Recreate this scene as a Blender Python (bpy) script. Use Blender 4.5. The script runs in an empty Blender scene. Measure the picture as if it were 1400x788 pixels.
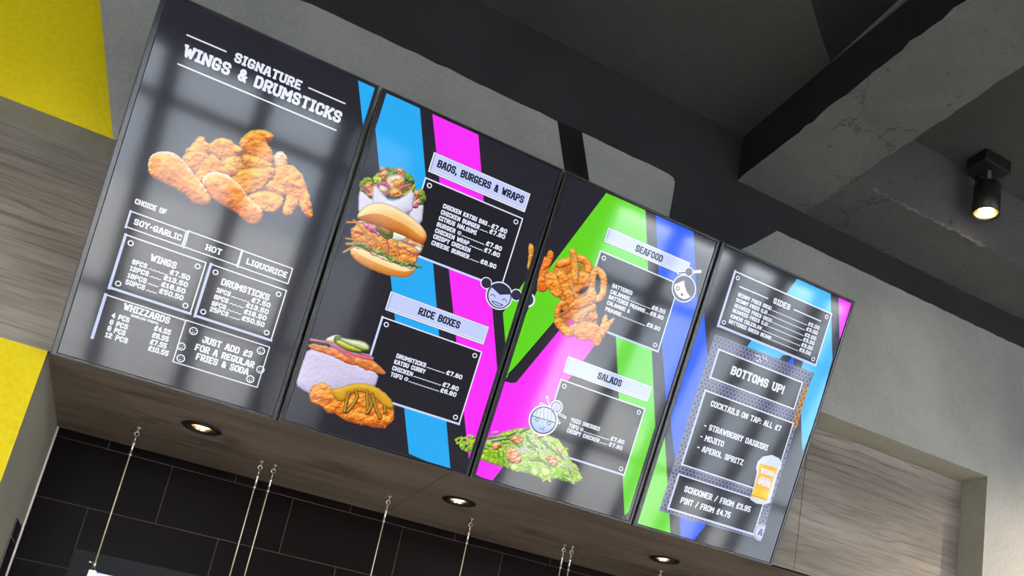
import bpy, bmesh, math, random
import numpy as np
from mathutils import Vector, Matrix

random.seed(7)
SC = bpy.context.scene
COL = SC.collection

# ------------------------------------------------------------------ camera
FPX, U0, V0 = 1334.515, 852.819, 665.844            # focal length and principal point (1400 x 788 frame)
CAM = np.array([0.36521532, -3.10504323, 1.50461653])
ROT = np.array([[0.86823798, -0.47045015, 0.15760543],
                [0.27041851, 0.18238205, -0.9453098],
                [0.41597674, 0.86337329, 0.28556945]])   # rows: right, down, forward
cd = bpy.data.cameras.new('camera'); cam = bpy.data.objects.new('camera', cd); COL.objects.link(cam)
cd.sensor_width = 36.0; cd.sensor_fit = 'HORIZONTAL'
cd.lens = FPX / 1400 * 36.0
cd.shift_x = (700 - U0) / 1400
cd.shift_y = (V0 - 394) / 1400
cd.clip_start = 0.05; cd.clip_end = 200
M3 = Matrix((ROT[0], -ROT[1], -ROT[2])).transposed()
cam.matrix_world = Matrix.Translation(Vector(CAM)) @ M3.to_4x4()
SC.camera = cam

# ------------------------------------------------------------------ light, exposure
SC.view_settings.view_transform = 'Standard'
SC.view_settings.look = 'None'
SC.view_settings.exposure = 0.0
SC.view_settings.gamma = 1.0
SC.view_settings.use_curve_mapping = False
W = bpy.data.worlds.new('overcast_sky'); SC.world = W; W.use_nodes = True
bg = W.node_tree.nodes['Background']
bg.inputs[0].default_value = (0.92, 0.96, 1.0, 1)
bg.inputs[1].default_value = 25.0
SPOT_W, DOWN_W = (7.0, 10.0, 70.0, 1000.0), 4.0


def portal(x0, x1, z0, z1, y):
    l = bpy.data.lights.new('window_portal', 'AREA'); l.shape = 'RECTANGLE'; l.size = x1 - x0; l.size_y = z1 - z0
    l.cycles.is_portal = True
    o = bpy.data.objects.new('window_portal', l); COL.objects.link(o)
    o.location = ((x0 + x1) / 2, y, (z0 + z1) / 2); o.rotation_euler = (math.radians(90), 0, 0)
    # the light's -Z must look into the room (+y)
    o.rotation_euler = (math.radians(90), 0, 0)


# ------------------------------------------------------------------ materials
def lin(c):
    c = np.asarray(c, float) / 255.0
    return np.where(c <= 0.04045, c / 12.92, ((c + 0.055) / 1.055) ** 2.4)


def L4(c):
    r = lin(c); return (float(r[0]), float(r[1]), float(r[2]), 1)


def mat(name):
    m = bpy.data.materials.new(name); m.use_nodes = True
    nt = m.node_tree; b = nt.nodes['Principled BSDF']
    return m, nt, b


def plain(name, col, rough=0.5, metal=0.0, spec=0.5):
    m, nt, b = mat(name)
    b.inputs['Base Color'].default_value = (*col, 1); b.inputs['Roughness'].default_value = rough
    b.inputs['Metallic'].default_value = metal; b.inputs['Specular IOR Level'].default_value = spec
    return m


def coords(nt, scale=(1, 1, 1)):
    g = nt.nodes.new('ShaderNodeNewGeometry')
    mp = nt.nodes.new('ShaderNodeMapping'); mp.inputs['Scale'].default_value = scale
    nt.links.new(g.outputs['Position'], mp.inputs['Vector'])
    return mp.outputs['Vector']


def ramp(nt, fac, stops):
    r = nt.nodes.new('ShaderNodeValToRGB'); nt.links.new(fac, r.inputs[0])
    e = r.color_ramp.elements
    e[0].position, e[0].color = stops[0][0], (*stops[0][1], 1)
    e[1].position, e[1].color = stops[-1][0], (*stops[-1][1], 1)
    for p, c in stops[1:-1]:
        x = e.new(p); x.color = (*c, 1)
    return r.outputs[0]


def noise(nt, vec, scale, detail=6, rough=0.55, dist=0.0):
    n = nt.nodes.new('ShaderNodeTexNoise'); nt.links.new(vec, n.inputs['Vector'])
    n.inputs['Scale'].default_value = scale; n.inputs['Detail'].default_value = detail
    n.inputs['Roughness'].default_value = rough; n.inputs['Distortion'].default_value = dist
    return n.outputs['Fac']


def bump(nt, b, h, strength, dist=0.01):
    bn = nt.nodes.new('ShaderNodeBump'); bn.inputs['Strength'].default_value = strength; bn.inputs['Distance'].default_value = dist
    nt.links.new(h, bn.inputs['Height']); nt.links.new(bn.outputs[0], b.inputs['Normal'])


def mix(nt, fac, a, bcol, mode='MULTIPLY'):
    n = nt.nodes.new('ShaderNodeMix'); n.data_type = 'RGBA'; n.blend_type = mode
    if isinstance(fac, float): n.inputs[0].default_value = fac
    else: nt.links.new(fac, n.inputs[0])
    nt.links.new(a, n.inputs[6]) if not isinstance(a, tuple) else setattr(n.inputs[6], 'default_value', a)
    nt.links.new(bcol, n.inputs[7]) if not isinstance(bcol, tuple) else setattr(n.inputs[7], 'default_value', bcol)
    return n.outputs[2]


def plaster(name, dark, light, rough=0.75, scale=1.6, bs=0.25, cracks=False):
    m, nt, b = mat(name); v = coords(nt)
    a = noise(nt, v, scale, 8, 0.6, 0.4)
    c = ramp(nt, a, [(0.3, dark), (0.7, light)])
    f = noise(nt, v, 70, 4)
    c2 = ramp(nt, f, [(0.3, (0.86, 0.86, 0.86)), (0.7, (1, 1, 1))])
    col = mix(nt, 1.0, c, c2)
    if cracks:
        vo = nt.nodes.new('ShaderNodeTexVoronoi'); vo.feature = 'DISTANCE_TO_EDGE'; vo.inputs['Scale'].default_value = 2.6
        wob = nt.nodes.new('ShaderNodeTexNoise'); wob.inputs['Scale'].default_value = 7.0; wob.inputs['Detail'].default_value = 6; nt.links.new(v, wob.inputs['Vector'])
        ad = nt.nodes.new('ShaderNodeMix'); ad.data_type = 'RGBA'; ad.blend_type = 'ADD'; ad.inputs[0].default_value = 0.28
        nt.links.new(v, ad.inputs[6]); nt.links.new(wob.outputs['Color'], ad.inputs[7]); nt.links.new(ad.outputs[2], vo.inputs['Vector'])
        cr = ramp(nt, vo.outputs['Distance'], [(0.0, (0.45, 0.45, 0.45)), (0.010, (1, 1, 1))])
        msk = ramp(nt, noise(nt, v, 2.2, 3), [(0.5, (0, 0, 0)), (0.6, (1, 1, 1))])
        col = mix(nt, msk, col, mix(nt, 1.0, col, cr), 'MIX')
        pit = ramp(nt, noise(nt, v, 26, 2), [(0.27, (0.5, 0.5, 0.5)), (0.32, (1, 1, 1))])
        col = mix(nt, 1.0, col, pit)
    nt.links.new(col, b.inputs['Base Color'])
    b.inputs['Roughness'].default_value = rough; b.inputs['Specular IOR Level'].default_value = 0.2
    bump(nt, b, f, bs, 0.004)
    return m


def wood(name, dark, mid, light, rough=0.5, seams_x=(), ref=0.0):
    m, nt, b = mat(name)
    n1 = noise(nt, coords(nt, (0.9, 5.5, 5.5)), 1.5, 5, 0.55, 0.5)          # broad tone
    c = ramp(nt, n1, [(0.3, dark), (0.5, mid), (0.7, light)])
    n2 = noise(nt, coords(nt, (3.0, 95.0, 95.0)), 2.0, 5, 0.65)             # fine fibres
    c2 = ramp(nt, n2, [(0.34, (0.62, 0.60, 0.58)), (0.55, (1, 1, 1))])
    col = mix(nt, 0.85, c, c2)
    # cathedral figure: thin dark growth lines bent round by slow noise
    wv = nt.nodes.new('ShaderNodeTexWave'); wv.wave_type = 'BANDS'; wv.bands_direction = 'Z'; wv.wave_profile = 'SIN'
    nt.links.new(coords(nt, (0.42, 1.6, 1.6)), wv.inputs['Vector']); wv.inputs['Scale'].default_value = 5.5
    wv.inputs['Distortion'].default_value = 11.0; wv.inputs['Detail'].default_value = 2.5; wv.inputs['Detail Scale'].default_value = 0.75; wv.inputs['Detail Roughness'].default_value = 0.45
    c3 = ramp(nt, wv.outputs['Fac'], [(0.0, (0.60, 0.58, 0.56)), (0.16, (0.95, 0.95, 0.95)), (1.0, (1, 1, 1))])
    n3 = noise(nt, coords(nt, (0.8, 3.0, 3.0)), 1.3, 3)
    f3 = ramp(nt, n3, [(0.42, (0, 0, 0)), (0.62, (1, 1, 1))])
    col = mix(nt, f3, col, mix(nt, 1.0, col, c3), 'MIX')
    if seams_x:
        g = nt.nodes.new('ShaderNodeNewGeometry'); s = nt.nodes.new('ShaderNodeSeparateXYZ'); nt.links.new(g.outputs['Position'], s.inputs[0])
        for sx in seams_x:
            a = nt.nodes.new('ShaderNodeMath'); a.operation = 'SUBTRACT'; a.inputs[1].default_value = sx; nt.links.new(s.outputs[0], a.inputs[0])
            a2 = nt.nodes.new('ShaderNodeMath'); a2.operation = 'ABSOLUTE'; nt.links.new(a.outputs[0], a2.inputs[0])
            a3 = nt.nodes.new('ShaderNodeMath'); a3.operation = 'LESS_THAN'; a3.inputs[1].default_value = 0.0016; nt.links.new(a2.outputs[0], a3.inputs[0])
            col = mix(nt, a3.outputs[0], col, (0.012, 0.010, 0.009, 1), 'MIX')
    nt.links.new(col, b.inputs['Base Color'])
    b.inputs['Roughness'].default_value = rough; b.inputs['Specular IOR Level'].default_value = 0.3
    bump(nt, b, n2, 0.12, 0.002)
    return m


def tile_mat():
    m, nt, b = mat('black_brown_tile')
    g = nt.nodes.new('ShaderNodeNewGeometry'); s = nt.nodes.new('ShaderNodeSeparateXYZ'); nt.links.new(g.outputs['Position'], s.inputs[0])
    cx = nt.nodes.new('ShaderNodeMath'); cx.inputs[1].default_value = -0.1667 + 0.4665 * 20; nt.links.new(s.outputs[0], cx.inputs[0])
    cz = nt.nodes.new('ShaderNodeMath'); cz.inputs[1].default_value = -2.155 + 0.2345 * 10; nt.links.new(s.outputs[2], cz.inputs[0])
    cb = nt.nodes.new('ShaderNodeCombineXYZ'); nt.links.new(cx.outputs[0], cb.inputs[0]); nt.links.new(cz.outputs[0], cb.inputs[1])
    br = nt.nodes.new('ShaderNodeTexBrick'); nt.links.new(cb.outputs[0], br.inputs['Vector'])
    br.inputs['Scale'].default_value = 1.0; br.inputs['Brick Width'].default_value = 0.4665; br.inputs['Row Height'].default_value = 0.2345
    br.inputs['Mortar Size'].default_value = 0.0016; br.inputs['Mortar Smooth'].default_value = 0.1
    br.inputs['Color1'].default_value = (0.007, 0.0042, 0.0036, 1); br.inputs['Color2'].default_value = (0.0045, 0.003, 0.003, 1)
    br.inputs['Mortar'].default_value = (0.062, 0.047, 0.038, 1)
    nt.links.new(br.outputs['Color'], b.inputs['Base Color'])
    b.inputs['Roughness'].default_value = 0.33; b.inputs['Specular IOR Level'].default_value = 0.03
    return m


SCREEN_SPEC, SCREEN_ROUGH, SCREEN_BASE = 0.5, 0.07, 0.010
_sm = {}


def screen(c, strength=1.0):
    """lit display pixels of one colour behind the display's glossy front"""
    k = (tuple(c), strength)
    if k in _sm: return _sm[k]
    m, nt, b = mat('display_colour')
    b.inputs['Base Color'].default_value = (SCREEN_BASE,) * 3 + (1,)
    b.inputs['Roughness'].default_value = SCREEN_ROUGH
    b.inputs['Specular IOR Level'].default_value = SCREEN_SPEC
    b.inputs['Emission Color'].default_value = L4(c); b.inputs['Emission Strength'].default_value = strength
    _sm[k] = m
    return m


def picture_mat():
    m, nt, b = mat('display_picture')
    b.inputs['Base Color'].default_value = (SCREEN_BASE,) * 3 + (1,)
    b.inputs['Roughness'].default_value = SCREEN_ROUGH; b.inputs['Specular IOR Level'].default_value = SCREEN_SPEC
    a = nt.nodes.new('ShaderNodeAttribute'); a.attribute_name = 'picture'
    nt.links.new(a.outputs['Color'], b.inputs['Emission Color']); b.inputs['Emission Strength'].default_value = 1.0
    return m


def lamp_mat(name, col, s):
    m, nt, b = mat(name)
    b.inputs['Base Color'].default_value = (0, 0, 0, 1)
    b.inputs['Emission Color'].default_value = (*col, 1); b.inputs['Emission Strength'].default_value = s
    return m


M_GREY = plaster('grey_polished_plaster', (0.21, 0.21, 0.20), (0.31, 0.30, 0.28), 0.6, 1.7)
M_REVEAL = plaster('grey_reveal_plaster', (0.27, 0.255, 0.20), (0.34, 0.325, 0.265), 0.7, 2.5)
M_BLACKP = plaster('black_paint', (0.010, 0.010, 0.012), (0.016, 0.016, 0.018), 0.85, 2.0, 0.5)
M_CHAR = plaster('charcoal_wall_paint', (0.018, 0.018, 0.020), (0.026, 0.026, 0.028), 0.85, 2.0, 0.5)
M_STRIPE = plaster('jet_black_paint', (0.005, 0.005, 0.006), (0.008, 0.008, 0.009), 0.85, 2.0, 0.3)
M_CEIL = plaster('charcoal_ceiling_paint', (0.044, 0.043, 0.042), (0.056, 0.055, 0.053), 0.85, 2.2, 0.6)
M_BEAM = plaster('dark_grey_concrete', (0.085, 0.085, 0.084), (0.122, 0.122, 0.120), 0.85, 2.4, 0.9, True)
M_YELLOW = plaster('yellow_paint', (0.52, 0.41, 0.0), (0.57, 0.455, 0.0), 0.7, 1.2, 0.15)
M_WOOD = wood('grey_brown_wood', (0.122, 0.102, 0.083), (0.178, 0.153, 0.127), (0.235, 0.207, 0.178), 0.5, (2.7103,))
M_SOFFIT = wood('dark_wood_soffit', (0.135, 0.100, 0.076), (0.205, 0.158, 0.124), (0.255, 0.205, 0.165), 0.45, (1.237,))
M_TILE = tile_mat()
M_PLASTIC = plain('black_plastic', (0.012, 0.012, 0.014), 0.45)
M_BEZEL = plain('charcoal_bezel', (0.012, 0.012, 0.015), 0.16)
M_BLACKM = plain('black_metal', (0.012, 0.011, 0.010), 0.4, 0.2)
M_STEEL = plain('steel', (0.62, 0.58, 0.50), 0.3, 1.0)
M_ROPE = plain('steel_rope', (0.55, 0.47, 0.33), 0.45, 0.6)
M_BRUSH = plain('dark_brushed_panel', (0.013, 0.0135, 0.015), 0.5, 0.0, 0.1)
M_FLOOR = plaster('pale_floor', (0.36, 0.35, 0.33), (0.44, 0.43, 0.41), 0.5, 0.8)
M_SIDE = plaster('side_wall_plaster', (0.22, 0.21, 0.20), (0.28, 0.27, 0.26), 0.8)
M_PAVE = plaster('pavement', (0.26, 0.285, 0.315), (0.31, 0.335, 0.365), 0.9, 0.6)
M_REFL = plain('brass_reflector', (0.85, 0.62, 0.32), 0.25, 1.0)
M_LAMP = lamp_mat('warm_lamp', (1.0, 0.74, 0.36), 14.0)
M_LAMPD = lamp_mat('warm_downlight', (1.0, 0.74, 0.38), 6.0)
M_PIC = picture_mat()


# ------------------------------------------------------------------ mesh helpers
def tag(o, label=None, cat=None, group=None, kind=None):
    if label: o['label'] = label
    if cat: o['category'] = cat
    if group: o['group'] = group
    if kind: o['kind'] = kind
    return o


def link(name, me, parent=None, mats=()):
    o = bpy.data.objects.new(name, me); COL.objects.link(o)
    for m in mats: me.materials.append(m)
    if parent: o.parent = parent
    return o


def obj(name, bm, mats, parent=None, smooth=False):
    me = bpy.data.meshes.new(name); bm.to_mesh(me); bm.free()
    if not isinstance(mats, (list, tuple)): mats = [mats]
    if smooth:
        for p in me.polygons: p.use_smooth = True
    return link(name, me, parent, mats)


def empty(name, loc, rot=(0, 0, 0)):
    o = bpy.data.objects.new(name, None); COL.objects.link(o); o.location = loc; o.rotation_euler = rot
    o.empty_display_size = 0.05
    return o


def box(bm, a, b, mi=0, bev=0.0):
    r = bmesh.ops.create_cube(bm, size=1.0)
    vs = r['verts']
    for v in vs:
        v.co = Vector([(a[i] + b[i]) / 2 + v.co[i] * (b[i] - a[i]) for i in range(3)])
    fs = set(f for v in vs for f in v.link_faces)
    for f in fs: f.material_index = mi
    if bev > 0:
        es = list(set(e for v in vs for e in v.link_edges))
        r = bmesh.ops.bevel(bm, geom=es, offset=bev, segments=2, affect='EDGES', profile=0.5)
        for f in r['faces']: f.material_index = mi
    return vs


def lathe(bm, prof, centre, n=32, mi=0, rot=None, close=False):
    """revolve (radius, z) profile about z through centre"""
    rings = []
    for r, z in prof:
        ring = []
        for k in range(n):
            a = 2 * math.pi * k / n
            p = Vector((r * math.cos(a), r * math.sin(a), z))
            if rot: p = rot @ p
            ring.append(bm.verts.new(p + Vector(centre)))
        rings.append(ring)
    for i in range(len(rings) - 1):
        for k in range(n):
            f = bm.faces.new((rings[i][k], rings[i][(k + 1) % n], rings[i + 1][(k + 1) % n], rings[i + 1][k]))
            f.material_index = mi; f.smooth = True
    if close:
        for ring in (rings[0], rings[-1]):
            f = bm.faces.new(ring); f.material_index = mi
    return rings


def tube(bm, pts, r, n=8, mi=0):
    rings = []
    pts = [Vector(p) for p in pts]
    for i, p in enumerate(pts):
        t = (pts[min(i + 1, len(pts) - 1)] - pts[max(i - 1, 0)]).normalized()
        s = t.cross(Vector((0, 1, 0.01)) if abs(t.y) < 0.9 else Vector((1, 0, 0))).normalized(); u = t.cross(s)
        rr = r[i] if isinstance(r, (list, tuple)) else r
        rings.append([bm.verts.new(p + (s * math.cos(2 * math.pi * k / n) + u * math.sin(2 * math.pi * k / n)) * rr) for k in range(n)])
    for a, b in zip(rings[:-1], rings[1:]):
        for k in range(n):
            f = bm.faces.new((a[k], a[(k + 1) % n], b[(k + 1) % n], b[k])); f.material_index = mi; f.smooth = True
    for ring in (rings[0], rings[-1]):
        f = bm.faces.new(ring); f.material_index = mi


def quad(bm, pts, mi=0):
    f = bm.faces.new([bm.verts.new(Vector(p)) for p in pts]); f.material_index = mi
    return f


def jag(p, q, step=0.035, amp=0.004, rnd=random):
    """points along p->q (2D) with a hand-painted wobble; q itself left out"""
    d = math.hypot(q[0] - p[0], q[1] - p[1]); n = max(1, int(d / step)); out = []
    for i in range(n):
        t = i / n; w = 0 if i == 0 else rnd.gauss(0, amp)
        nx, ny = -(q[1] - p[1]) / d, (q[0] - p[0]) / d
        out.append((p[0] + (q[0] - p[0]) * t + nx * w, p[1] + (q[1] - p[1]) * t + ny * w))
    return out


# ------------------------------------------------------------------ room structure
YW, YB, YT = -0.0822, 0.06, 0.993          # plaster wall, wood bulkhead face, tiled wall behind the counter
ZT, XR, XP, ZS = 3.066, 3.609, -0.0149, 2.424
XL, XE, YF, ZC, ZC2 = -3.0, 6.6, -5.0, 4.135, 4.25
BX1, BX2, BZ, BY = 2.104, 2.451, 3.921, -0.40

bm = bmesh.new()
box(bm, (XL, YF - 9, -0.1), (XE, 1.2, 0.0))
tag(obj('floor', bm, M_FLOOR), kind='structure')

# main plaster wall: black-painted carcass with the plaster and paint coats on its face
bm = bmesh.new()
box(bm, (XL, YW, ZT), (XE, 0.40, 4.4), 0)
box(bm, (XR, YW, 0.0), (XE, 1.1, ZT), 1)
y1, y2, y3 = YW - 0.0015, YW - 0.0025, YW - 0.0035


def coat(poly, y, mi):
    f = quad(bm, [(x, y, z) for x, z in poly], mi)
    if f.normal.y > 0 or True:
        f.normal_update()
        if f.normal.y > 0: f.normal_flip()


rn = random.Random(3)
P = jag((XL, 3.803), (1.79, 3.804), 0.04, 0.0016, rn) + [(1.79, 3.803), (1.812, 3.797), (1.822, 3.78)]
P += jag((1.823, 3.77), (1.825, 3.45), 0.04, 0.002, rn) + [(1.825, 3.45), (1.9, ZT), (XL, ZT)]
coat(P, y1, 1)
P = [(1.9, ZT), (1.92, 3.37)] + jag((1.92, 3.37), (2.326, 3.779), 0.05, 0.002, rn)[1:] + jag((2.326, 3.779), (XE, 3.764), 0.035, 0.0016, rn) + [(XE, 3.764), (XE, ZT)]
coat(P, y1, 1)
coat([(XR, 0.0), (XR, ZT), (XE, ZT), (XE, 0.0)], y1, 1)
# slanting black mural stripe and the yellow field
coat([(1.297, 3.806), (1.402, 3.806), (1.63, 3.17), (1.525, 3.17)], y2, 4)
coat([(XL, 3.95), (-0.352, 3.95), (-0.024, 3.066), (XL, 3.066)], y2, 2)
# underside and right return of the recess
quad(bm, [(XL, YW - 0.002, ZT - 0.0008), (XL, YB + 0.01, ZT - 0.0008), (XR, YB + 0.01, ZT - 0.0008), (XR, YW - 0.002, ZT - 0.0008)], 3)
quad(bm, [(XR - 0.0008, YW - 0.002, 0), (XR - 0.0008, YW - 0.002, ZT), (XR - 0.0008, YT, ZT), (XR - 0.0008, YT, 0)], 3)
tag(obj('wall_back', bm, [M_CHAR, M_GREY, M_YELLOW, M_REVEAL, M_STRIPE]), kind='structure')

# wood bulkhead face
bm = bmesh.new()
box(bm, (XL, YB, ZS), (XR - 0.006, YB + 0.02, ZT - 0.004))
tag(obj('trim_1', bm, M_WOOD), kind='structure')
DL = [(0.447, 0.425), (1.391, 0.436), (2.323, 0.445)]
RH = 0.046
bm = bmesh.new()                                   # soffit board with three round cut-outs
cells = []
xa = XP
for cx, cy in DL:
    q = 0.12
    cells += [(xa, YB, cx - q, YT), (cx - q, YB, cx + q, cy - q), (cx - q, cy + q, cx + q, YT)]; xa = cx + q
    n = 32
    ring, sq = [], []
    for k in range(n):
        t = 2 * math.pi * k / n; c_, s_ = math.cos(t), math.sin(t); m_ = max(abs(c_), abs(s_))
        ring.append((cx + RH * c_, cy + RH * s_)); sq.append((cx + q * c_ / m_, cy + q * s_ / m_))
    for k in range(n):
        j = (k + 1) % n
        quad(bm, [(*ring[k], ZS), (*ring[j], ZS), (*sq[j], ZS), (*sq[k], ZS)])
        quad(bm, [(*ring[k], ZS), (*ring[k], ZS + 0.016), (*ring[j], ZS + 0.016), (*ring[j], ZS)])
cells.append((xa, YB, XR, YT))
for x0_, y0_, x1_, y1__ in cells:
    quad(bm, [(x0_, y0_, ZS), (x0_, y1__, ZS), (x1_, y1__, ZS), (x1_, y0_, ZS)])
tag(obj('trim_2', bm, M_SOFFIT), kind='structure')

# pillar at the left of the counter opening
bm = bmesh.new()
box(bm, (XL, YB, 0.0), (XP, YT + 0.05, ZS), 1)
quad(bm, [(XL, YB - 0.001, 0), (XP, YB - 0.001, 0), (XP, YB - 0.001, ZS - 0.001), (XL, YB - 0.001, ZS - 0.001)], 0)
tag(obj('wall_left_pillar', bm, [M_YELLOW, M_REVEAL]), kind='structure')
bm = bmesh.new(); box(bm, (XP, YT - 0.012, 0.0), (XP + 0.006, YT, ZS - 0.001))
tag(obj('trim_3', bm, plain('pale_tile_trim', (0.62, 0.58, 0.5), 0.4, 0.3)), kind='structure')
# tiled wall
bm = bmesh.new(); box(bm, (XP - 0.02, YT, 0.0), (XR + 0.02, YT + 0.08, 3.2))
tag(obj('wall_kitchen', bm, M_TILE), kind='structure')

# ceilings, beams
bm = bmesh.new()
box(bm, (XL, YF, ZC), (BX1 + 0.02, YW + 0.02, ZC + 0.2), 0)
box(bm, (BX2 - 0.02, YF, ZC2), (XE, YW + 0.02, ZC2 + 0.2), 0)
# darker field laid just under the ceiling face
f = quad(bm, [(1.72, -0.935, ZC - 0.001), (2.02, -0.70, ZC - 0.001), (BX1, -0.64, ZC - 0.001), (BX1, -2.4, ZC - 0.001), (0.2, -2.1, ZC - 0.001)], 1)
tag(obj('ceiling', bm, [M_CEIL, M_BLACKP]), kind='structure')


def rough_box(a, b, cuts, amp, seed, mi_fn=None):
    bm = bmesh.new()
    nx, ny, nz = cuts
    bmesh.ops.create_cube(bm, size=1.0)
    for ax, n in enumerate(cuts):
        if n > 1:
            for k in range(1, n):
                pos = Vector((0, 0, 0)); pos[ax] = -0.5 + k / n; no = Vector((0, 0, 0)); no[ax] = 1
                bmesh.ops.bisect_plane(bm, geom=list(bm.verts) + list(bm.edges) + list(bm.faces), plane_co=pos, plane_no=no)
    rr = random.Random(seed)
    for v in bm.verts:
        edge = sum(abs(abs(c) - 0.5) < 1e-4 for c in v.co) >= 2
        v.co = Vector([(a[i] + b[i]) / 2 + v.co[i] * (b[i] - a[i]) for i in range(3)])
        k = amp * (1.6 if edge else 0.5)
        v.co += Vector((rr.gauss(0, k), rr.gauss(0, k * 0.3), rr.gauss(0, k)))
    if mi_fn:
        for f in bm.faces: f.normal_update(); f.material_index = mi_fn(f)
    return bm


bm = rough_box((BX1, YF, BZ), (BX2, YW + 0.05, ZC2 + 0.1), (5, 110, 4), 0.0014, 5, lambda f: 0 if f.normal.z < -0.6 or f.normal.x > 0.6 else 1)
# long plaster fillet where the beam meets the ceiling
for p, q in (((-0.64, 0.002), (-2.6, 0.075)),):
    y0, w0 = p; y1_, w1 = q
    a0 = (BX1 - 0.004, y0, ZC - 0.004); a1 = (BX1 - 0.004, y1_, ZC - 0.004)
    quad(bm, [(BX1 - 0.003, y0, ZC - 0.003 - w0), a0, a1, (BX1 - 0.003, y1_, ZC - 0.003 - w1)], 2)
    quad(bm, [(BX1 - w0, y0, ZC - 0.002), (BX1 - w1, y1_, ZC - 0.002), a1, a0], 2)
tag(obj('ceiling_beam', bm, [M_BEAM, M_BLACKP, M_BEAM]), kind='structure')
bm = rough_box((BX2 - 0.005, BY, BZ), (XE, YW + 0.03, ZC2 + 0.05), (90, 5, 3), 0.0014, 9)
tag(obj('ceiling_edge_beam', bm, [plaster('charcoal_concrete', (0.060, 0.060, 0.060), (0.085, 0.085, 0.083), 0.85, 2.4, 0.9, True)]), kind='structure')
# ragged plaster lip along the edge beam
bm = bmesh.new()
rr = random.Random(4); pts = []; rad = []
for k in range(40):
    x = 2.55 + k * 0.016; pts.append((x, BY - 0.001 + rr.gauss(0, 0.003), BZ + 0.001 + rr.gauss(0, 0.002))); rad.append(max(0.002, 0.006 + rr.gauss(0, 0.003)))
tube(bm, pts, rad, 6)
tag(obj('trim_4', bm, M_BEAM), kind='structure')

# side walls, shop front behind the camera, pavement
bm = bmesh.new(); box(bm, (XL - 0.1, YF, 0), (XL, 1.2, 4.4)); tag(obj('wall_left', bm, M_SIDE), kind='structure')
bm = bmesh.new(); box(bm, (XE, YF, 0), (XE + 0.1, 1.2, 4.4)); tag(obj('wall_right', bm, M_SIDE), kind='structure')
bm = bmesh.new()
box(bm, (XL, YF - 0.2, 3.15), (XE, YF, 4.5)); box(bm, (XL, YF - 0.2, 2.88), (3.1, YF, 3.15)); box(bm, (XL, YF - 0.2, 0), (XE, YF, 0.22)); box(bm, (1.40, YF - 0.2, 0.22), (3.1, YF, 2.88))
tag(obj('wall_front', bm, plain('dark_shopfront', (0.05, 0.05, 0.055), 0.6)), kind='structure')
posts = [-2.2, -1.58, -0.96, -0.34, 0.30, 0.88, 3.72, 4.35, 4.85, 5.3, 5.68]
nwin = 0
for (xa, xb, zt, ps) in ((XL, 1.40, 2.88, posts[:6]), (3.1, XE, 3.15, posts[6:])):
    nwin += 1
    bm = bmesh.new()
    for x in ps: box(bm, (x - 0.06, YF - 0.15, 0.22), (x + 0.06, YF - 0.05, zt))
    box(bm, (xa, YF - 0.15, 2.50), (xb, YF - 0.07, 2.58)); box(bm, (xa, YF - 0.15, 1.02), (xb, YF - 0.07, 1.08))
    w = tag(obj('window_%d' % nwin, bm, plain('window_frame_grey', (0.04, 0.04, 0.045), 0.5)), kind='structure')
    bm = bmesh.new(); box(bm, (xa, YF - 0.11, 0.22), (xb, YF - 0.104, zt))
    m, nt, b = mat('clear_window_glass'); tr = nt.nodes.new('ShaderNodeBsdfTransparent'); gl = nt.nodes.new('ShaderNodeBsdfGlossy'); gl.inputs['Roughness'].default_value = 0.02
    mx = nt.nodes.new('ShaderNodeMixShader'); mx.inputs[0].default_value = 0.05
    nt.links.new(tr.outputs[0], mx.inputs[1]); nt.links.new(gl.outputs[0], mx.inputs[2]); nt.links.new(mx.outputs[0], nt.nodes['Material Output'].inputs[0])
    obj('pane', bm, m, w)
    if nwin == 1:                                     # added unseen pane, dims the daylight mirrored in the second screen
        bm = bmesh.new(); box(bm, (0.94, YF - 0.10, 0.22), (1.40, YF - 0.094, zt))
        m, nt, b = mat('dimming_glass'); tr = nt.nodes.new('ShaderNodeBsdfTransparent'); tr.inputs[0].default_value = (0.52, 0.53, 0.55, 1)
        nt.links.new(tr.outputs[0], nt.nodes['Material Output'].inputs[0]); obj('dimming_pane', bm, m, w)
    portal(xa, xb, 0.22, zt, YF - 0.25)
bm = bmesh.new(); box(bm, (-40, -60, -0.15), (45, YF - 0.2, -0.1)); tag(obj('pavement', bm, M_PAVE), kind='structure')

# ------------------------------------------------------------------ menu screens: frame of reference
TILT = 0.32704
SW, SH, Z0 = 0.632, 1.0904, 2.4
X0S = [0.0, 0.6407, 1.2821, 1.9221]
BL, BR, BT = 0.017, 0.012, 0.011            # bezel widths: left, right, top and bottom
_n = np.array([0, -math.cos(TILT), -math.sin(TILT)])
_p0 = np.array([0, 0, Z0])


def sp(i, q):
    """photo pixel -> (u, v) metres on the face of screen i"""
    d = ROT.T @ np.array([(q[0] - U0) / FPX, (q[1] - V0) / FPX, 1.0])
    k = ((_p0 - CAM) @ _n) / (d @ _n)
    h = CAM + d * k
    return (float(h[0] - X0S[i]), float(math.hypot(h[1], h[2] - Z0)))


def region(x0, y0, x1, w):
    s = (x1 - x0) / w
    return lambda i, pts: [sp(i, (x0 + x * s, y0 + y * s)) for x, y in pts]


RA = region(60, 0, 520, 1208); RB = region(60, 260, 520, 1133)
RC = region(380, 100, 780, 1051); RD = region(380, 360, 780, 1051)
RE = region(640, 230, 990, 1103); RF = region(620, 450, 990, 1080)
RG = region(860, 320, 1180, 1051); RH_ = region(860, 540, 1180, 1051)
RPX = region(0, 0, 1400, 1400)


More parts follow.
